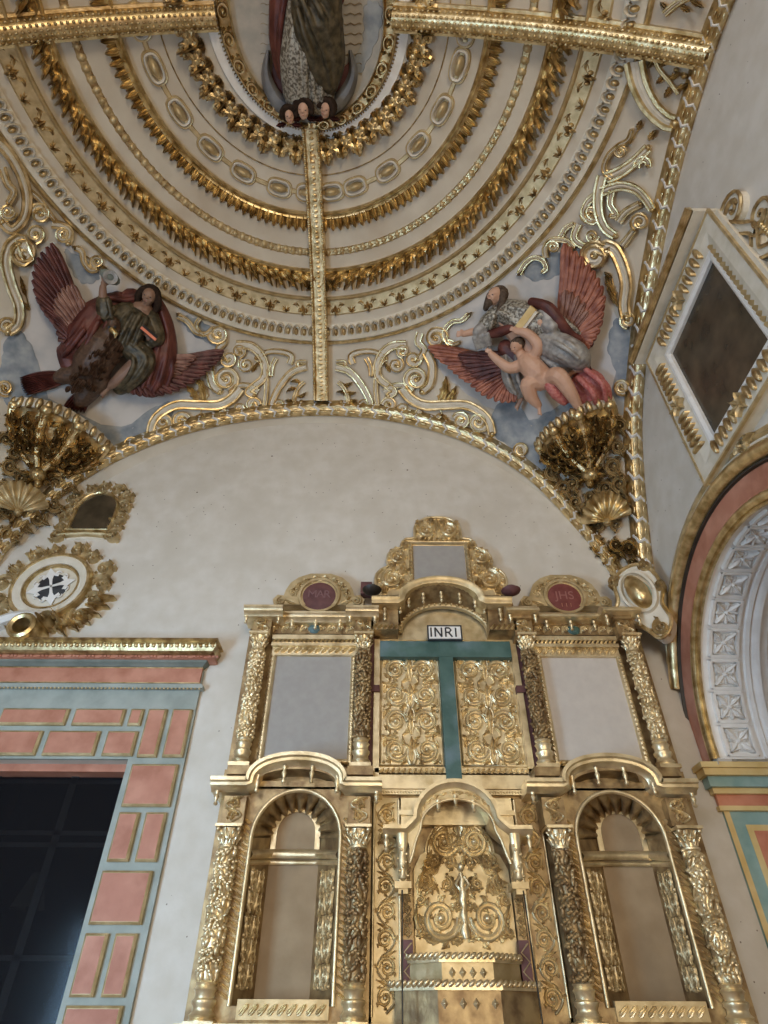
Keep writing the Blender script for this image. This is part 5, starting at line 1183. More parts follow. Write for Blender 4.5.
# ================================================================== PICTURE ON THE RIGHT WALL
def picture():
    t = thing('framed_picture', 'large dark oil painting in a cream and gilt carved frame high on the right wall', 'picture')
    y0, y1, z0, z1 = 2.71, 3.77, 5.73, 7.05
    def PM(u, v, h): return Vector((XR - h, u, v))
    mb = MB(); mb.box(XR - .06, XR - .02, y0, y1, z0, z1); mb.build('canvas', 'paint', t, False)
    def loop(off): return [(y0 - off, z0 - off), (y1 + off, z0 - off), (y1 + off, z1 + off), (y0 - off, z1 + off)]
    def frame(o0, o1, h0, h1, name, m):
        mb = MB(); mb.grid([[PM(*p, h) for p in loop(o)] for o, h in ((o0, 0), (o0, h0), ((o0 + o1) / 2, max(h0, h1)), (o1, h1), (o1, 0))], True, True); mb.build(name, m, t, False)
    frame(-.01, .05, .09, .11, 'inner_white_fillet', 'white'); frame(.05, .30, .10, .14, 'cream_band', 'cream'); 
    mb = MB()
    def side(p0, p1, nx, ny):
        L = hypot(p1[0] - p0[0], p1[1] - p0[1]); n = int(L / .085)
        for i in range(n):
            t_ = (i + .5) / n; c = (p0[0] + (p1[0] - p0[0]) * t_ + nx * .17, p0[1] + (p1[1] - p0[1]) * t_ + ny * .17)
            if abs(t_ - .5) < .07: continue
            mblob(mb, PM, c, .10 if nx else .036, .10 if ny else .036, .05, 0, 16, 5, .132)
    L = loop(.0); side(L[0], L[1], 0, -1); side(L[1], L[2], 1, 0); side(L[2], L[3], 0, 1)
    mb.build('gilt_gadroon', 'goldd', t, kind='stuff')
    mb = MB()
    for i in range(17): mleaf(mb, PM, (y0 - .05, z0 + .04 + .08 * i), (y0 - .13, z0 + .04 + .08 * i), .03, .13, 0, 5)
    mb.build('gilt_tooth_row', 'goldm', t, kind='stuff')
    for c_ in (((y0 + y1) / 2, z1 + .17), ((y0 + y1) / 2, z0 - .17), (y1 + .17, (z0 + z1) / 2)):
        b = MB()
        for k in range(6): a = k * pi / 3; mleaf(b, lambda u, v, h: PM(u, v, h + .13), c_, (c_[0] + .11 * cos(a), c_[1] + .11 * sin(a)), .04, .05, 2, 7)
        b.build('frame_leaf_boss', 'goldm', t)
    mb = MB(); mb.grid([[PM(*q_, h) for q_ in loop(o)] for o, h in ((.295, .12), (.295, .15), (.32, .15), (.32, .12))], True, True); mb.build('gilt_outer_fillet', 'goldm', t, False)
    # projecting gilt cornice over the top of the frame
    ya, yb = 2.44, 4.18
    for nm, m, prof in (('gilt_cornice', 'gold', [(.235, 7.51), (.29, 7.51), (.285, 7.475), (.265, 7.47), (.26, 7.455), (.235, 7.45), (.235, 7.435)]), ('cream_soffit', 'cream', [(0, 7.49), (.235, 7.49), (.235, 7.44), (0, 7.44)])):
        mb = MB(); mb.grid([[PM(ya, z, h) for h, z in prof], [PM(yb, z, h) for h, z in prof]], False, True); mb.poly([PM(ya, z, h) for h, z in prof]); mb.poly([PM(yb, z, h) for h, z in prof][::-1]); mb.build(nm, m, t, False)
    # plain white board down the near side, cut back into the wall
    mb = MB(); mb.box(XR - .12, XR - .002, y0 - .36, y0 - .15, z0 - .3, z1 + .21); mb.build('white_side_board', 'cream', t, False)
    f = thing('scroll_ornament', 'cream and gilt scroll ornament standing along the near side of the dark painting', 'ornament')
    Y_ = y0 - .40; z1 += .0
    ps = (spiral(Y_ - .03, z1 + .02, .13, .03, 60, 1.4), spline([(Y_ + .10, z1 - .02), (Y_ + .02, z1 - .22), (Y_ - .06, z1 - .42), (Y_ + .04, z1 - .62), (Y_ - .12, z1 - .85), (Y_ - .04, z1 - 1.1)], 7), spiral(Y_ - .18, z1 - .42, .12, .03, 0, -1.4), spiral(Y_ - .1, z1 - .95, .12, .03, 0, 1.4))
    for nm, m, k, hh in (('scroll_ribbon', 'cream', 1, .13), ('gilt_scroll_edge', 'goldd', .0, .15)):
        mb = MB()
        for path in ps:
            if k: mband(mb, PM, path, .045, [(-1, .0), (-1, hh * .55), (1, hh * .55), (1, .0)])
            else:
                N = normals2(path)
                for e in (-1, 1): mb.tube([PM(p[0] + n_[0] * .045 * e, p[1] + n_[1] * .045 * e, .08) for p, n_ in zip(path, N)], .017, 6)
        mb.build(nm, m, f)
    mb = MB()
    for i in range(5): mb.ball(PM(Y_ - .14, z1 - .52 - .045 * i, .09), .025, None, 8, 5)
    mb.build('pearl_row', 'gold', f)
    for cy_, cz_, dy_, dz_, r in ((y1 + .30, z0 + .35, .0, .55, .09), (y1 + .26, z0 - .02, .05, -.3, .10), ((y0 + y1) / 2 + .3, z0 - .36, -.2, -.04, .1), (y1 + .32, z0 + .9, 0, .4, .07)):
        mb = MB(); ascroll(mb, PM, (cy_, cz_), r, 0, 1.3, .08, 4, .3); mleaf(mb, PM, (cy_, cz_), (cy_ + dy_, cz_ + dz_), .06, .09, 3, 9); mb.build('side_leaf_scroll', 'goldm', t)
picture()
# ================================================================== FIGURES IN RELIEF
class Fig(MB):
    """union of tapered limbs and masses, fused into one continuous surface"""
    def cap(s, pts, rs, n=10): 
        P = spline([tuple(p) for p in pts], 5) if len(pts) > 2 else [Vector(p) for p in pts]
        k = len(P); m = len(pts); R = []
        for i in range(k):
            f = i / (k - 1) * (m - 1); j = min(int(f), m - 2); R.append(rs[j] * (1 - (f - j)) + rs[j + 1] * (f - j))
        s.tube(P, R, n); s.ball(P[0], R[0] * .98, None, n, 6); s.ball(P[-1], R[-1] * .98, None, n, 6)
    def fuse(s, name, m, parent, vox=.014, sm=3, **k):
        o = s.build(name, m, parent, True, **k)
        r = o.modifiers.new('fuse', 'REMESH'); r.mode = 'VOXEL'; r.voxel_size = vox; r.use_smooth_shade = True
        q_ = o.modifiers.new('smooth', 'SMOOTH'); q_.iterations = sm; q_.factor = .5; return o
def nrm(x, y): p = V(x, y) - EC; return -Vector([p[i] / ER[i] ** 2 for i in range(3)]).normalized()
def hframe(x, y, h, upx, upy, yaw=0, pitch=0):
    """frame of a head or hand: n out of the vault, u along the given picture direction"""
    c = V(x, y, h); u = (V(x + upx, y + upy, h) - c).normalized(); n = nrm(x, y); r = u.cross(n).normalized(); n = r.cross(u).normalized()
    Q = Matrix.Rotation(yaw, 3, u); n = Q @ n; r = Q @ r; Q = Matrix.Rotation(pitch, 3, r); n = Q @ n; u = Q @ u
    return c, r, u, n
def head(fig, fr, s):
    c, r, u, n = fr; P = lambda a, b, d: c + r * a * s + u * b * s + n * d * s
    fig.ball(P(0, .15, 0), (.78 * s, .95 * s, .95 * s), (r, u, n), 14, 10)
    fig.ball(P(0, -.35, .22), (.55 * s, .62 * s, .6 * s), (r, u, n), 12, 8)
    fig.ball(P(0, -.78, .38), (.26 * s, .2 * s, .26 * s), (r, u, n), 10, 6)
    fig.tube([P(0, .3, .82), P(0, 0, .98), P(0, -.12, 1.02)], [.09 * s, .14 * s, .18 * s], 8)
    for e in (-1, 1):
        fig.ball(P(e * .3, .28, .78), (.26 * s, .08 * s, .12 * s), (r, u, n), 8, 5); fig.ball(P(e * .38, -.2, .6), (.24 * s, .24 * s, .2 * s), (r, u, n), 8, 5); fig.ball(P(e * .8, .0, .0), (.1 * s, .24 * s, .16 * s), (r, u, n), 8, 5)
    fig.ball(P(0, -.4, .82), (.22 * s, .05 * s, .1 * s), (r, u, n), 8, 4); fig.ball(P(0, -.5, .8), (.19 * s, .06 * s, .1 * s), (r, u, n), 8, 4)
    return P
def face_parts(t, P, s, fr, white='white'):
    c, r, u, n = fr
    for e in (-1, 1): b = MB(); b.ball(P(e * .3, .12, .8), (.13 * s, .07 * s, .1 * s), (r, u, n), 8, 5); b.build('eye', 'ink', t)
    b = MB(); b.ball(P(0, -.45, .86), (.17 * s, .035 * s, .07 * s), (r, u, n), 8, 4); b.build('lips', 'pinkc', t)
def hand(fig, x, y, h, dx, dy, L, curl=.5, side=1):
    """palm, four unequal bent fingers and a thumb; dx,dy the way the fingers point (picture pixels), L hand length in metres"""
    c = V(x, y, h); u = (V(x + dx, y + dy, h) - c).normalized(); n = nrm(x, y); r = u.cross(n).normalized()
    fig.ball(c + u * L * .22, (L * .22, L * .28, L * .10), (r, u, n), 10, 7)
    for i, (off, ln) in enumerate(((-.17, .40), (-.06, .48), (.06, .46), (.17, .36))):
        b = c + u * L * .42 + r * L * off; m_ = b + u * L * ln * .5 + n * L * .05 + r * off * L * .25; e = m_ + (u * (1 - curl) - n * curl) * L * ln * .5
        fig.tube([b, m_, e], [L * .062, L * .055, L * .042], 6); fig.ball(e, L * .042, None, 6, 4)
    b = c + u * L * .12 + r * side * L * .18; m_ = b + (u * .55 + r * side * .6) * L * .22; e = m_ + (u * .9 + r * side * .1 - n * .2) * L * .2
    fig.tube([b, m_, e], [L * .075, L * .065, L * .05], 6); fig.ball(e, L * .05, None, 6, 4)
def foot(fig, x, y, h, dx, dy, L):
    c = V(x, y, h); u = (V(x + dx, y + dy, h) - c).normalized(); n = nrm(x, y); r = u.cross(n).normalized()
    fig.ball(c, (L * .16, L * .22, L * .16), (r, u, n), 10, 7); fig.tube([c, c + u * L * .35 + n * L * .02, c + u * L * .62], [L * .15, L * .14, L * .15], 8)
    for i in range(5): b = c + u * L * (.68 - .035 * i) + r * L * (-.13 + .065 * i); fig.ball(b, (L * .042, L * .09, L * .042), (r, u, n), 6, 5)
def drape(fig, folds, r, h): # ridge folds: list of px polylines with heights
    for f in folds: fig.cap([V(x, y, hh + .03) for x, y, hh in f], [r * (.95 if i < len(f) - 1 else .7) for i in range(len(f))], 8)
def wing(parent, root, tips, m1, m2, h0=.10, w=4.2, cov=None):
    """flight feathers fanning from the root to each tip, then shorter overlapping coverts"""
    w_ = MB()
    def feather(mb, a, b, ww, h, bend=0):
        dx, dy = b[0] - a[0], b[1] - a[1]; L = hypot(dx, dy); nx, ny = -dy / L, dx / L; rows = []
        for i in range(11):
            t_ = i / 10; k = (min(1, t_ * 3 + .35)) * (1 if t_ < .8 else sqrt(max(0, 1 - ((t_ - .8) / .21) ** 2))) * ww; o = bend * L * sin(pi * t_)
            rows.append([V(a[0] + dx * t_ + nx * (o + k * q_), a[1] + dy * t_ + ny * (o + k * q_), h + z_ + .02 * (1 - t_)) for q_, z_ in ((-1, -.03), (-.95, .012), (-.5, .02), (-.12, .012), (0, .028), (.12, .012), (.5, .016), (.95, -.01), (1, -.04))])
        mb.grid(rows)
    for i, (a, b, ww) in enumerate(tips): feather(w_, a, b, ww, h0 + .012 * i, .03)
    fl = w_.build('wing', m1, parent)
    w2 = MB()
    for i, (a, b, ww) in enumerate(cov or []): feather(w2, a, b, ww, h0 + .10 + .006 * (i % 5), .02)
    if cov: w2.build('covert_feathers', m2, fl)
    return fl
def fan(r0, r1, t0, t1, n, w, bulge=0):
    """n feathers whose roots run r0..r1 and whose tips run along the polyline t"""
    T = spline(t0, 8); out = []
    for i in range(n):
        f = i / (n - 1); p = T[int(f * (len(T) - 1))]; out.append(((r0[0] * (1 - f) + r1[0] * f, r0[1] * (1 - f) + r1[1] * f), (p.x, p.y), w * (1 - .25 * f)))
    return out

# ---------------- the eagle (left) and its rider
eg = thing('eagle', 'brown carved eagle with spread dark red wings carrying a robed figure, left pendentive', 'eagle')
b = Fig()
b.cap([V(117, 326, .22), V(104, 345, .30), V(92, 365, .28), V(82, 382, .2)], [.15, .26, .25, .14], 12)
b.cap([V(117, 330, .34), V(113, 322, .42)], [.11, .08]); b.ball(V(112, 330, .44), .095)
b.cap([V(88, 372, .2), V(70, 375, .14), V(58, 378, .1)], [.20, .14, .08]); b.cap([V(96, 378, .2), V(86, 394, .14), V(80, 402, .1)], [.2, .14, .1])
b.fuse('body', 'eagle', eg, .02, 2)
b = MB(); 
for k in range(120):
    rn = random.Random(k); f = rn.random(); x = 118 - 36 * f + rn.uniform(-14, 14); y = 334 + 50 * f + rn.uniform(-8, 8); hh = .555 - .16 * abs(f - .4) - ((x - (118 - 36 * f)) / 14) ** 2 * .17
    mleaf(b, lambda u, v, h, hh=hh: V(u, v, h + hh), (x, y), (x - 4, y + 6), 2.3, .035, 0, 6, 0, 1)
b.build('breast_feathers', 'eagle', eg, kind='stuff')
b = MB(); b.tube([V(112, 330, .50), V(116, 334, .56), V(115, 338, .55)], [.05, .035, .008], 8); b.build('beak', 'gold', eg)
for e in (-1, 1): b = MB(); b.ball(V(112 + e * 3, 327, .52), .018); b.build('eye', 'ink', eg)
wing(eg, None, fan((80, 322), (66, 340), [(51, 243), (41, 252), (34, 264), (32, 280), (36, 297), (44, 310), (54, 322), (58, 338)], None, 15, 5.2), 'wing', 'wingp', .12,
     cov=fan((86, 322), (72, 338), [(72, 284), (62, 288), (55, 298), (54, 310), (60, 320)], None, 9, 4.2) + fan((88, 326), (78, 338), [(80, 298), (72, 302), (68, 312), (66, 322)], None, 7, 3.8))
wing(eg, None, fan((146, 362), (130, 372), [(224, 351), (221, 359), (212, 368), (202, 377), (190, 385), (176, 392), (160, 396), (146, 397), (134, 395)], None, 16, 4.8), 'wing', 'wingp', .12,
     cov=fan((140, 356), (132, 368), [(196, 357), (190, 366), (178, 376), (164, 382), (150, 384)], None, 10, 3.8) + fan((138, 352), (134, 366), [(176, 356), (170, 366), (158, 374), (146, 376)], None, 8, 3.6))
b = MB()
for i in range(9): f = i / 8; mleaf(b, lambda u, v, h: V(u, v, h + .08), (66 - 2 * f, 374 + 8 * f), (20 + 6 * f * f, 378 + 17 * f), 3.4, .06, 0, 9, .03)
for i in range(7): f = i / 6; mleaf(b, lambda u, v, h: V(u, v, h + .08), (84 + 6 * f, 390), (62 + 22 * f, 410 + 3 * f), 3.2, .06, 0, 9, .03)
b.build('tail_feathers', 'wing', eg)

pr = thing('person', 'dark-haired robed figure with raised hand and coral-edged book riding the brown eagle', 'person')
b = Fig(); fr = hframe(149, 297, .34, 3, -9, -.25, .1); P = head(b, fr, .115)
b.cap([V(147, 303, .30), V(142, 312, .26)], [.065, .08]); b.cap([V(142, 312, .26), V(130, 336, .30)], [.16, .17])
b.cap([V(124, 311, .28), V(106, 316, .34), V(103, 298, .38), V(103, 287, .40)], [.08, .065, .055, .042]); hand(b, 103, 286, .40, 2, -9, .17, .3)
b.cap([V(153, 320, .28), V(156, 338, .36), V(149, 338, .46)], [.08, .065, .045]); hand(b, 150, 338, .47, -5, -5, .16, .5)
b.cap([V(128, 340, .3), V(142, 356, .42), V(120, 378, .34), V(110, 386, .26)], [.14, .12, .08, .05]); foot(b, 108, 388, .24, -5, 6, .22)
b.fuse('body', 'skind', pr, .009, 2); face_parts(pr, P, .115, fr)
b = Fig(); c, r, u, n = fr; s = .115
b.ball(c + u * s * .5 - n * s * .45, (s * 1.15, s * 1.0, s * .95), (r, u, n), 12, 8)
for e in (-1, 1): b.cap([c + r * e * s * .85 + u * s * .5, c + r * e * s * 1.12 - u * s * .3, c + r * e * s * 1.0 - u * s * 1.4 - n * s * .3], [.05, .05, .035])
b.fuse('hair', 'hair', pr, .012, 1)
b = Fig()   # olive robe
b.cap([V(141, 312, .24), V(134, 326, .32), V(126, 342, .32)], [.15, .20, .17], 12); b.cap([V(128, 311, .26), V(108, 316, .34), V(104, 302, .36)], [.13, .12, .10]); b.cap([V(150, 318, .28), V(157, 336, .36), V(153, 341, .42)], [.13, .11, .09])
b.cap([V(126, 342, .30), V(143, 358, .38), V(136, 374, .34), V(120, 388, .2)], [.18, .17, .15, .10], 12)
drape(b, [[(140, 315, .44), (132, 330, .5), (126, 344, .46)], [(133, 314, .42), (124, 330, .48), (118, 342, .42)], [(147, 318, .42), (140, 332, .5), (134, 346, .48)], [(132, 344, .46), (146, 358, .5), (138, 376, .46), (122, 390, .26)], [(126, 352, .4), (134, 362, .5), (126, 380, .4), (116, 388, .26)], [(144, 346, .4), (152, 360, .46), (142, 378, .42), (128, 392, .24)], [(114, 308, .42), (108, 318, .46)], [(108, 300, .46), (112, 318, .46)]], .035, 0)
b.fuse('robe', 'robeg', pr, .012, 1)
b = Fig()   # red cloak behind
b.cap([V(118, 300, .14), V(98, 316, .16), V(84, 336, .18), V(72, 350, .16)], [.12, .22, .24, .16], 12); b.cap([V(132, 300, .12), V(140, 304, .14)], [.16, .12])
b.cap([V(158, 306, .14), V(164, 330, .14), V(160, 356, .16), V(150, 384, .12)], [.10, .15, .24, .20], 12); b.cap([V(66, 352, .1), V(72, 366, .12), V(80, 372, .1)], [.12, .14, .1])
drape(b, [[(84, 330, .42), (72, 346, .36), (64, 356, .2)], [(98, 322, .40), (88, 342, .42), (78, 360, .3)], [(158, 320, .24), (158, 350, .34), (148, 384, .36)], [(166, 356, .34), (160, 380, .34), (150, 396, .2)], [(106, 306, .3), (94, 326, .38), (78, 346, .34)], [(112, 312, .32), (104, 330, .4), (92, 350, .36)], [(90, 312, .26), (80, 330, .36), (66, 346, .28)], [(162, 312, .26), (168, 336, .28), (164, 362, .34), (156, 390, .26)], [(156, 344, .3), (152, 366, .36), (142, 388, .28)], [(170, 350, .26), (172, 370, .28), (166, 388, .2)], [(104, 300, .28), (112, 298, .3), (126, 300, .26), (136, 298, .24)]], .035, 0)
b.fuse('cloak', 'robed', pr, .012, 1)
t = thing('book', 'closed dark book with a coral page edge held at the rider\'s chest', 'book')
b = MB(); c, r, u, n = hframe(149, 333, .56, 7, 6)
def obox(mb, c, r, u, n, a, b_, d): mb.hexa([c + r * x * a + u * y * b_ + n * z * d for z in (-1, 1) for x, y in ((-1, -1), (1, -1), (1, 1), (-1, 1))])
obox(b, c, r, u, n, .04, .11, .04); b.build('cover', 'black', t, False); b = MB(); obox(b, c + r * .012 + n * .035, r, u, n, .018, .115, .012); b.build('page_edge', 'bookr', t, False)
t = thing('inkpot', 'small grey dish held up in the rider\'s raised hand', 'dish'); b = MB(); c, r, u, n = hframe(110, 277, .40, 6, 4); b.ball(c, (.08, .13, .05), (r, u, n), 12, 8); b.build('bowl', 'dgrey', t); b = MB(); b.lathe(c + n * .04, [(.05, 0), (.09, .02), (.085, .035), (.04, .02)], 16, n); b.build('rim', 'robew', t)

# ---------------- bearded figure (right)
pb = thing('person', 'bearded man in silver brocade cape holding a yellow book behind the naked child', 'person')
b = Fig(); fr = hframe(495, 297, .36, 3, -9, -.55, -.15); P = head(b, fr, .118)
b.cap([V(498, 304, .30), V(504, 312, .28)], [.07, .09]); b.cap([V(506, 314, .28), V(535, 350, .30)], [.17, .19])
b.cap([V(496, 322, .30), V(478, 330, .38), V(464, 334, .42)], [.08, .055, .042]); hand(b, 465, 334, .42, -9, 0, .17, .6)
b.cap([V(540, 320, .38), V(550, 334, .42), V(540, 322, .50)], [.08, .06, .045]); hand(b, 541, 322, .50, -9, 1, .18, .4, -1)
b.cap([V(540, 348, .3), V(574, 356, .42), V(580, 368, .34)], [.15, .12, .06]); foot(b, 578, 369, .34, -8, 5, .24)
b.cap([V(520, 358, .2), V(514, 382, .24), V(520, 398, .2)], [.1, .08, .05]); foot(b, 521, 399, .2, -4, 8, .22)
b.fuse('body', 'skin', pb, .009, 2); face_parts(pb, P, .118, fr)
b = Fig(); c, r, u, n = fr; s = .118
b.ball(c + u * s * .45 - n * s * .5, (s * 1.05, s * 1.0, s * .95), (r, u, n), 12, 8)
for e in (-1, 1): b.cap([c + r * e * s * .85 + u * s * .5 - n * s * .2, c + r * e * s * 1.05 - u * s * .3 - n * s * .3, c + r * e * s * 1.1 - u * s * 1.5 - n * s * .5], [.05, .055, .04])
b.cap([c - u * s * .75 + n * s * .55, c - u * s * 1.25 + n * s * .5], [.062, .03]); b.fuse('hair_and_beard', 'hairg', pb, .012, 1)
b = Fig()
b.cap([V(503, 312, .26), V(522, 318, .34), V(548, 328, .32), V(572, 338, .2)], [.17, .22, .20, .13], 12); b.cap([V(500, 314, .28), V(488, 324, .32), V(484, 332, .3)], [.15, .13, .10])
drape(b, [[(500, 312, .46), (516, 322, .5), (528, 336, .48)], [(510, 308, .46), (534, 312, .48), (560, 328, .40), (578, 342, .26)], [(520, 304, .3), (544, 308, .4), (566, 322, .36), (584, 338, .2)], [(494, 316, .44), (490, 328, .44)], [(550, 336, .42), (566, 346, .36), (580, 350, .24)]], .04, 0)
b.fuse('brocade_cape', 'robes', pb, .012, 1)
b = Fig(); b.cap([V(486, 334, .34), V(500, 332, .42), V(514, 326, .48)], [.06, .07, .05]); b.cap([V(532, 302, .42), V(548, 308, .46), (V(560, 322, .44)), V(572, 336, .34), V(590, 344, .2)], [.06, .08, .07, .06, .05]); b.cap([V(506, 348, .3), V(520, 362, .3)], [.12, .1])
drape(b, [[(572, 352, .3), (584, 362, .26), (590, 372, .2)]], .05, 0); b.fuse('red_lining', 'robed', pb, .012, 1)
b = Fig()
b.cap([V(540, 340, .32), V(560, 348, .44), V(576, 356, .42), V(582, 364, .3)], [.17, .19, .17, .11], 12); b.cap([V(534, 346, .3), V(556, 362, .34), V(568, 372, .28)], [.17, .15, .10], 12)
b.cap([V(512, 350, .24), V(512, 376, .28), V(518, 392, .24)], [.16, .14, .10], 12); b.cap([V(486, 326, .34), V(478, 332, .4)], [.10, .085]); b.cap([V(544, 312, .44), V(552, 328, .48), V(546, 326, .5)], [.08, .09, .07])
drape(b, [[(544, 338, .5), (562, 346, .62), (578, 358, .56)], [(542, 348, .48), (560, 356, .58), (574, 366, .46)], [(550, 334, .44), (570, 344, .56), (584, 358, .44)], [(538, 356, .4), (554, 366, .46), (566, 374, .36)], [(506, 356, .36), (508, 378, .42), (516, 394, .34)], [(516, 356, .38), (518, 378, .42), (524, 392, .34)]] + [[(474 + 3.5 * k, 338 - k, .40), (477 + 3.5 * k, 349 - k, .34)] for k in range(5)], .032, 0)
b.fuse('grey_robe', 'robew', pb, .012, 1)
b = Fig(); b.cap([V(580, 374, .16), V(592, 384, .2), V(600, 396, .16)], [.12, .17, .13], 12); b.cap([V(572, 384, .16), V(586, 398, .18), V(600, 406, .12)], [.11, .13, .08]); b.cap([V(590, 374, .2), V(604, 388, .2), V(608, 402, .12)], [.07, .08, .05]); drape(b, [[(586, 370, .34), (602, 384, .36), (606, 400, .24)], [(578, 378, .34), (592, 392, .44), (596, 404, .3)]], .04, 0); b.fuse('damask_hem', 'pinkc', pb, .012, 1)
t = thing('book', 'open yellow-green book held at the bearded man\'s chest', 'book')
b = MB(); c, r, u, n = hframe(526, 318, .56, 9, -12); obox(b, c, r, u, n, .045, .15, .03); b.build('cover', 'ochre', t, False); b = MB(); obox(b, c + r * .05, r, u, n, .03, .14, .02); b.build('pages', 'cream', t, False)

ch = thing('person', 'naked winged child reaching up and left in front of the bearded man', 'person')
b = Fig(); fr = hframe(517, 347, .52, -1, -8, -.5, .25); P = head(b, fr, .095)
b.cap([V(520, 353, .5), V(524, 360, .5)], [.06, .08]); b.cap([V(527, 362, .50), V(534, 370, .54), V(545, 380, .50)], [.135, .15, .135], 12); b.ball(V(538, 372, .58), .11)
b.cap([V(533, 357, .5), V(538, 346, .54), V(528, 334, .56), V(516, 331, .58)], [.085, .075, .062, .045]); hand(b, 517, 331, .58, -7, -3, .13, .4)
b.cap([V(521, 365, .5), V(510, 368, .54), V(500, 362, .56), V(491, 354, .58)], [.085, .075, .062, .045]); hand(b, 491, 354, .58, -6, -6, .13, .4)
b.cap([V(540, 382, .50), V(528, 384, .62), V(531, 396, .58), V(538, 405, .50)], [.12, .10, .085, .052]); foot(b, 539, 406, .5, 1, 9, .18)
b.cap([V(550, 380, .50), V(558, 376, .60), V(570, 392, .54), V(578, 406, .44)], [.12, .11, .085, .055]); foot(b, 578, 408, .44, 5, 6, .18)
b.fuse('body', 'skin', ch, .009, 2); face_parts(ch, P, .095, fr)
b = Fig(); c, r, u, n = fr; s = .095; b.ball(c + u * s * .35 - n * s * .4, (s * .98, s * .95, s * .9), (r, u, n), 12, 8)
for k in range(9): a = k * .7; b.ball(c + u * s * (.75 + .1 * (k % 2)) + r * cos(a) * s * .65 + n * (sin(a) * s * .55 - s * .2), .028)
b.fuse('hair', 'hairg', ch, .01, 1)
b = Fig(); b.cap([V(549, 386, .58), V(556, 394, .54), V(564, 402, .46)], [.06, .07, .05]); b.cap([V(552, 382, .58), V(562, 396, .5), V(569, 400, .42)], [.04, .05, .04]); b.fuse('loincloth', 'pinkc', ch, .012, 2)
wing(ch, None, fan((506, 366), (514, 378), [(428, 347), (434, 356), (446, 366), (457, 376), (468, 384), (478, 393), (490, 400), (503, 403), (514, 402)], None, 16, 4.8), 'wingo', 'wing', .12,
     cov=fan((508, 360), (514, 374), [(458, 355), (462, 364), (470, 374), (482, 384), (494, 390), (506, 392)], None, 11, 4.4) + fan((508, 356), (514, 370), [(476, 354), (480, 364), (488, 374), (500, 380)], None, 8, 3.8))
wing(ch, None, fan((560, 318), (584, 342), [(565, 243), (576, 251), (588, 262), (598, 276), (605, 292), (604, 308), (602, 324), (596, 338), (588, 350)], None, 16, 5.4), 'wingo', 'wingp', .12,
     cov=fan((562, 322), (580, 342), [(566, 290), (576, 294), (586, 304), (590, 318), (588, 332), (584, 342)], None, 9, 4.2))

# ---------------- the crown relief: robed lady on a crescent moon over cherub heads
ld = thing('person', 'robed female figure in gilded gown and dark mantle standing on the grey crescent', 'person')
b = Fig()
b.cap([V(312, -62, .3), V(312, -50, .3), V(310, -20, .34), V(310, 20, .34), V(306, 90, .26)], [.07, .16, .2, .2, .16], 12)
fr = hframe(313, -74, .36, 0, -9); P = head(b, fr, .12)
for e in (-1, 1): b.cap([V(312 + e * 11, -48, .34), V(312 + e * 20, -28, .42), V(312 + e * 5, -18, .52)], [.08, .07, .05]); hand(b, 312 + e * 4, -17, .54, -e * 3, -6, .17, .2)
for e in (-1, 1): foot(b, 303 + e * 7, 96, .3, 0, 8, .2)
b.fuse('body', 'skin', ld, .01, 2); face_parts(ld, P, .12, fr)
b = Fig(); b.cap([V(308, -20, .34), V(306, 20, .38), V(300, 60, .34), V(300, 96, .28)], [.20, .24, .24, .2], 12); b.cap([V(318, 40, .34), V(318, 96, .26)], [.2, .2], 12)
drape(b, [[(294 + 6 * k, 20 + 3 * k, .52), (291 + 7 * k, 60, .56 - .02 * abs(k - 2)), (290 + 8 * k, 100, .42)] for k in range(5)], .035, 0); b.fuse('gilded_gown', 'robes', ld, .012, 1)
M['gown'] = mat('worn_gilded_gown', (.10, .065, .03), (.26, .19, .11), .45, .3, 18, .6, 60); ld.children[-1].data.materials[0] = M['gown']
b = Fig(); b.cap([V(310, -50, .34), V(324, -10, .42), V(322, 20, .46), V(330, 60, .38), V(328, 92, .30)], [.14, .18, .24, .18, .08], 12); b.cap([V(298, 0, .5), V(304, 30, .54), V(318, 70, .5), V(328, 90, .4)], [.08, .12, .1, .05])
drape(b, [[(300, -6, .6), (312, 24, .66), (326, 60, .56), (330, 88, .42)], [(308, -10, .6), (322, 14, .66), (332, 50, .54), (333, 82, .4)], [(298, 10, .58), (308, 44, .62), (322, 76, .5)], [(318, -10, .6), (330, 10, .6), (336, 40, .48)]], .035, 0); b.fuse('dark_mantle', 'robeg', ld, .012, 1)
b = Fig(); b.cap([V(290, -40, .24), V(284, 0, .26), V(282, 40, .26), V(284, 72, .2)], [.12, .16, .15, .10], 12); b.cap([V(336, -30, .3), V(334, -4, .36), V(326, 6, .44)], [.12, .12, .08]); drape(b, [[(286, -10, .42), (280, 30, .42), (280, 70, .3)], [(292, 0, .44), (288, 34, .44), (288, 74, .3)]], .035, 0); b.fuse('red_cloak', 'robed', ld, .012, 1)
mo = thing('crescent_moon', 'grey carved crescent moon curving under the robed lady in the crown oval', 'crescent')
b = MB(); P_ = spline([(268, 50), (266, 72), (272, 92), (284, 106), (308, 114), (332, 106), (346, 92), (353, 72), (350, 50)], 6); k = len(P_)
mband(b, VM, [(p.x, p.y) for p in P_], [1.5 + 9 * sin(pi * i / (k - 1)) for i in range(k)], [(-1, 0), (-.8, .14), (-.3, .2), (.3, .2), (.8, .14), (1, 0)]); b.build('horns', mat('moon_grey', (.16, .16, .17), (.26, .26, .26), .6, 0, 5, .3), mo)
b = MB()
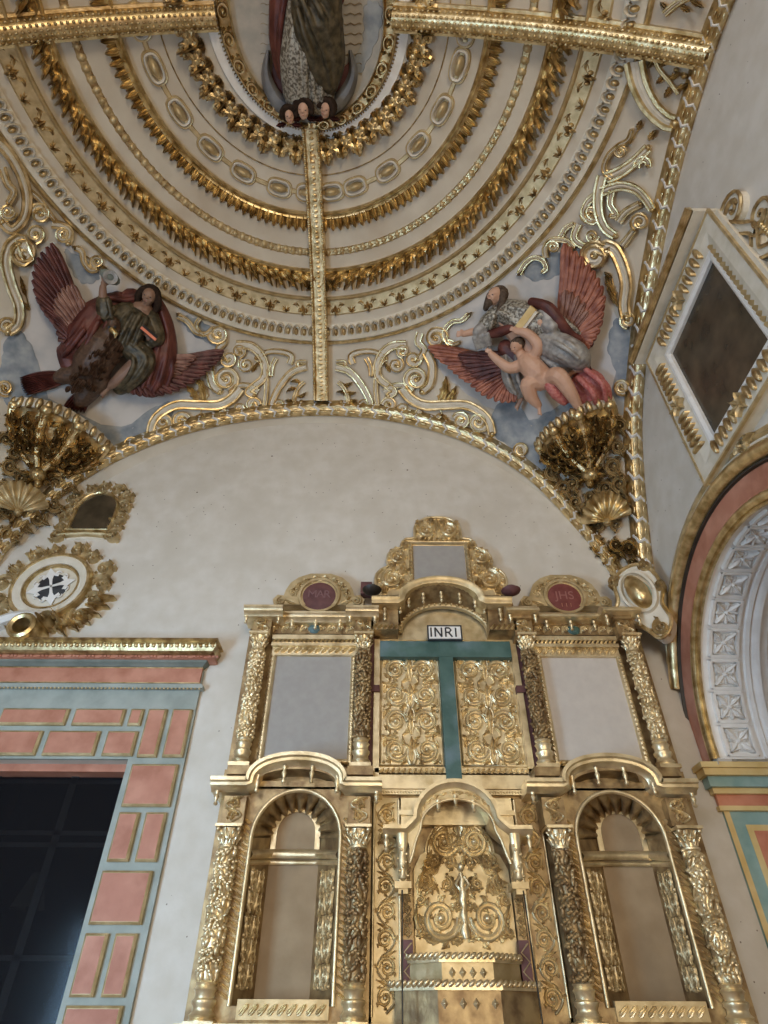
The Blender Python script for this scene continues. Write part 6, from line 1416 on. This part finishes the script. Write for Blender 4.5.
for e in (-1, 1): mslab(b, VM, [(311 + e * 38, 62), (311 + e * 40, 80), (311 + e * 32, 94), (311 + e * 24, 92), (311 + e * 26, 74)], .08, 0)
b.build('dark_cavity_patch', 'dred', mo, False)  # dark patches paint in the shade of the cavities inside the crescent
for i, (x, y, s, w_) in enumerate(((289, 116, .082, 'leftmost'), (304, 110, .098, 'middle and largest'), (327, 110, .092, 'rightmost'))):
    t = thing('cherub_head', 'dark-haired carved cherub head under the crescent, ' + w_ + ' of three', 'cherub head', 'cherub heads under the crescent moon')
    b = Fig(); fr = hframe(x, y, .42, -2 + i * 2, -8, .2 - .3 * i, 0); P = head(b, fr, s); b.fuse('head', 'skin', t, .009, 2); face_parts(t, P, s, fr)
    b = Fig(); c, r, u, n = fr; b.ball(c + u * s * .35 - n * s * .25, (s * 1.25, s * 1.2, s * .95), (r, u, n), 12, 8)
    for k in range(13): a = k * .3 - .3; b.ball(c + u * s * (.25 + .95 * sin(a)) + r * cos(a) * s * 1.1 + n * s * .45, .032)
    b.fuse('hair', 'hair', t, .012, 1)
    for e in (-1, 1): b = MB(); mleaf(b, lambda u_, v_, h: V(u_, v_, h + .2), (x + e * 3, y + 8), (x + e * 13, y + 10), 3.5, .08, 3, 8); b.build('wing', 'robed', t)
# painted rays and little wavy strokes of the glory behind her
for e, nm in ((-1, 'left'), (1, 'right')):
    b = MB()
    for k in range(8): x0 = 311 + e * (33 + 0 * k); y0 = 4 + 10 * k; mband(b, VM, [(x0 + e * 2.2 * j, y0 + sin(j * 1.6) * 1.1) for j in range(9)], .45, [(-1, .014), (0, .022), (1, .014)])
    tag(b.build('painted_rays', 'goldd'), 'thin wavy painted rays %s of the robed lady inside the crown oval' % nm, 'painted rays')
cloud([(238, 10), (246, 30), (256, 50), (266, 70), (262, 78), (250, 64), (240, 44), (235, 20)], 'cloud', 'dark grey painted cloud strip at the left inside the crown oval', .016)
cloud([(372, 0), (364, 8), (364, 30), (360, 50), (352, 66), (358, 76), (370, 56), (380, 30), (382, 8)], 'cloud', 'dark grey painted cloud strip at the right inside the crown oval', .016)
rebase()
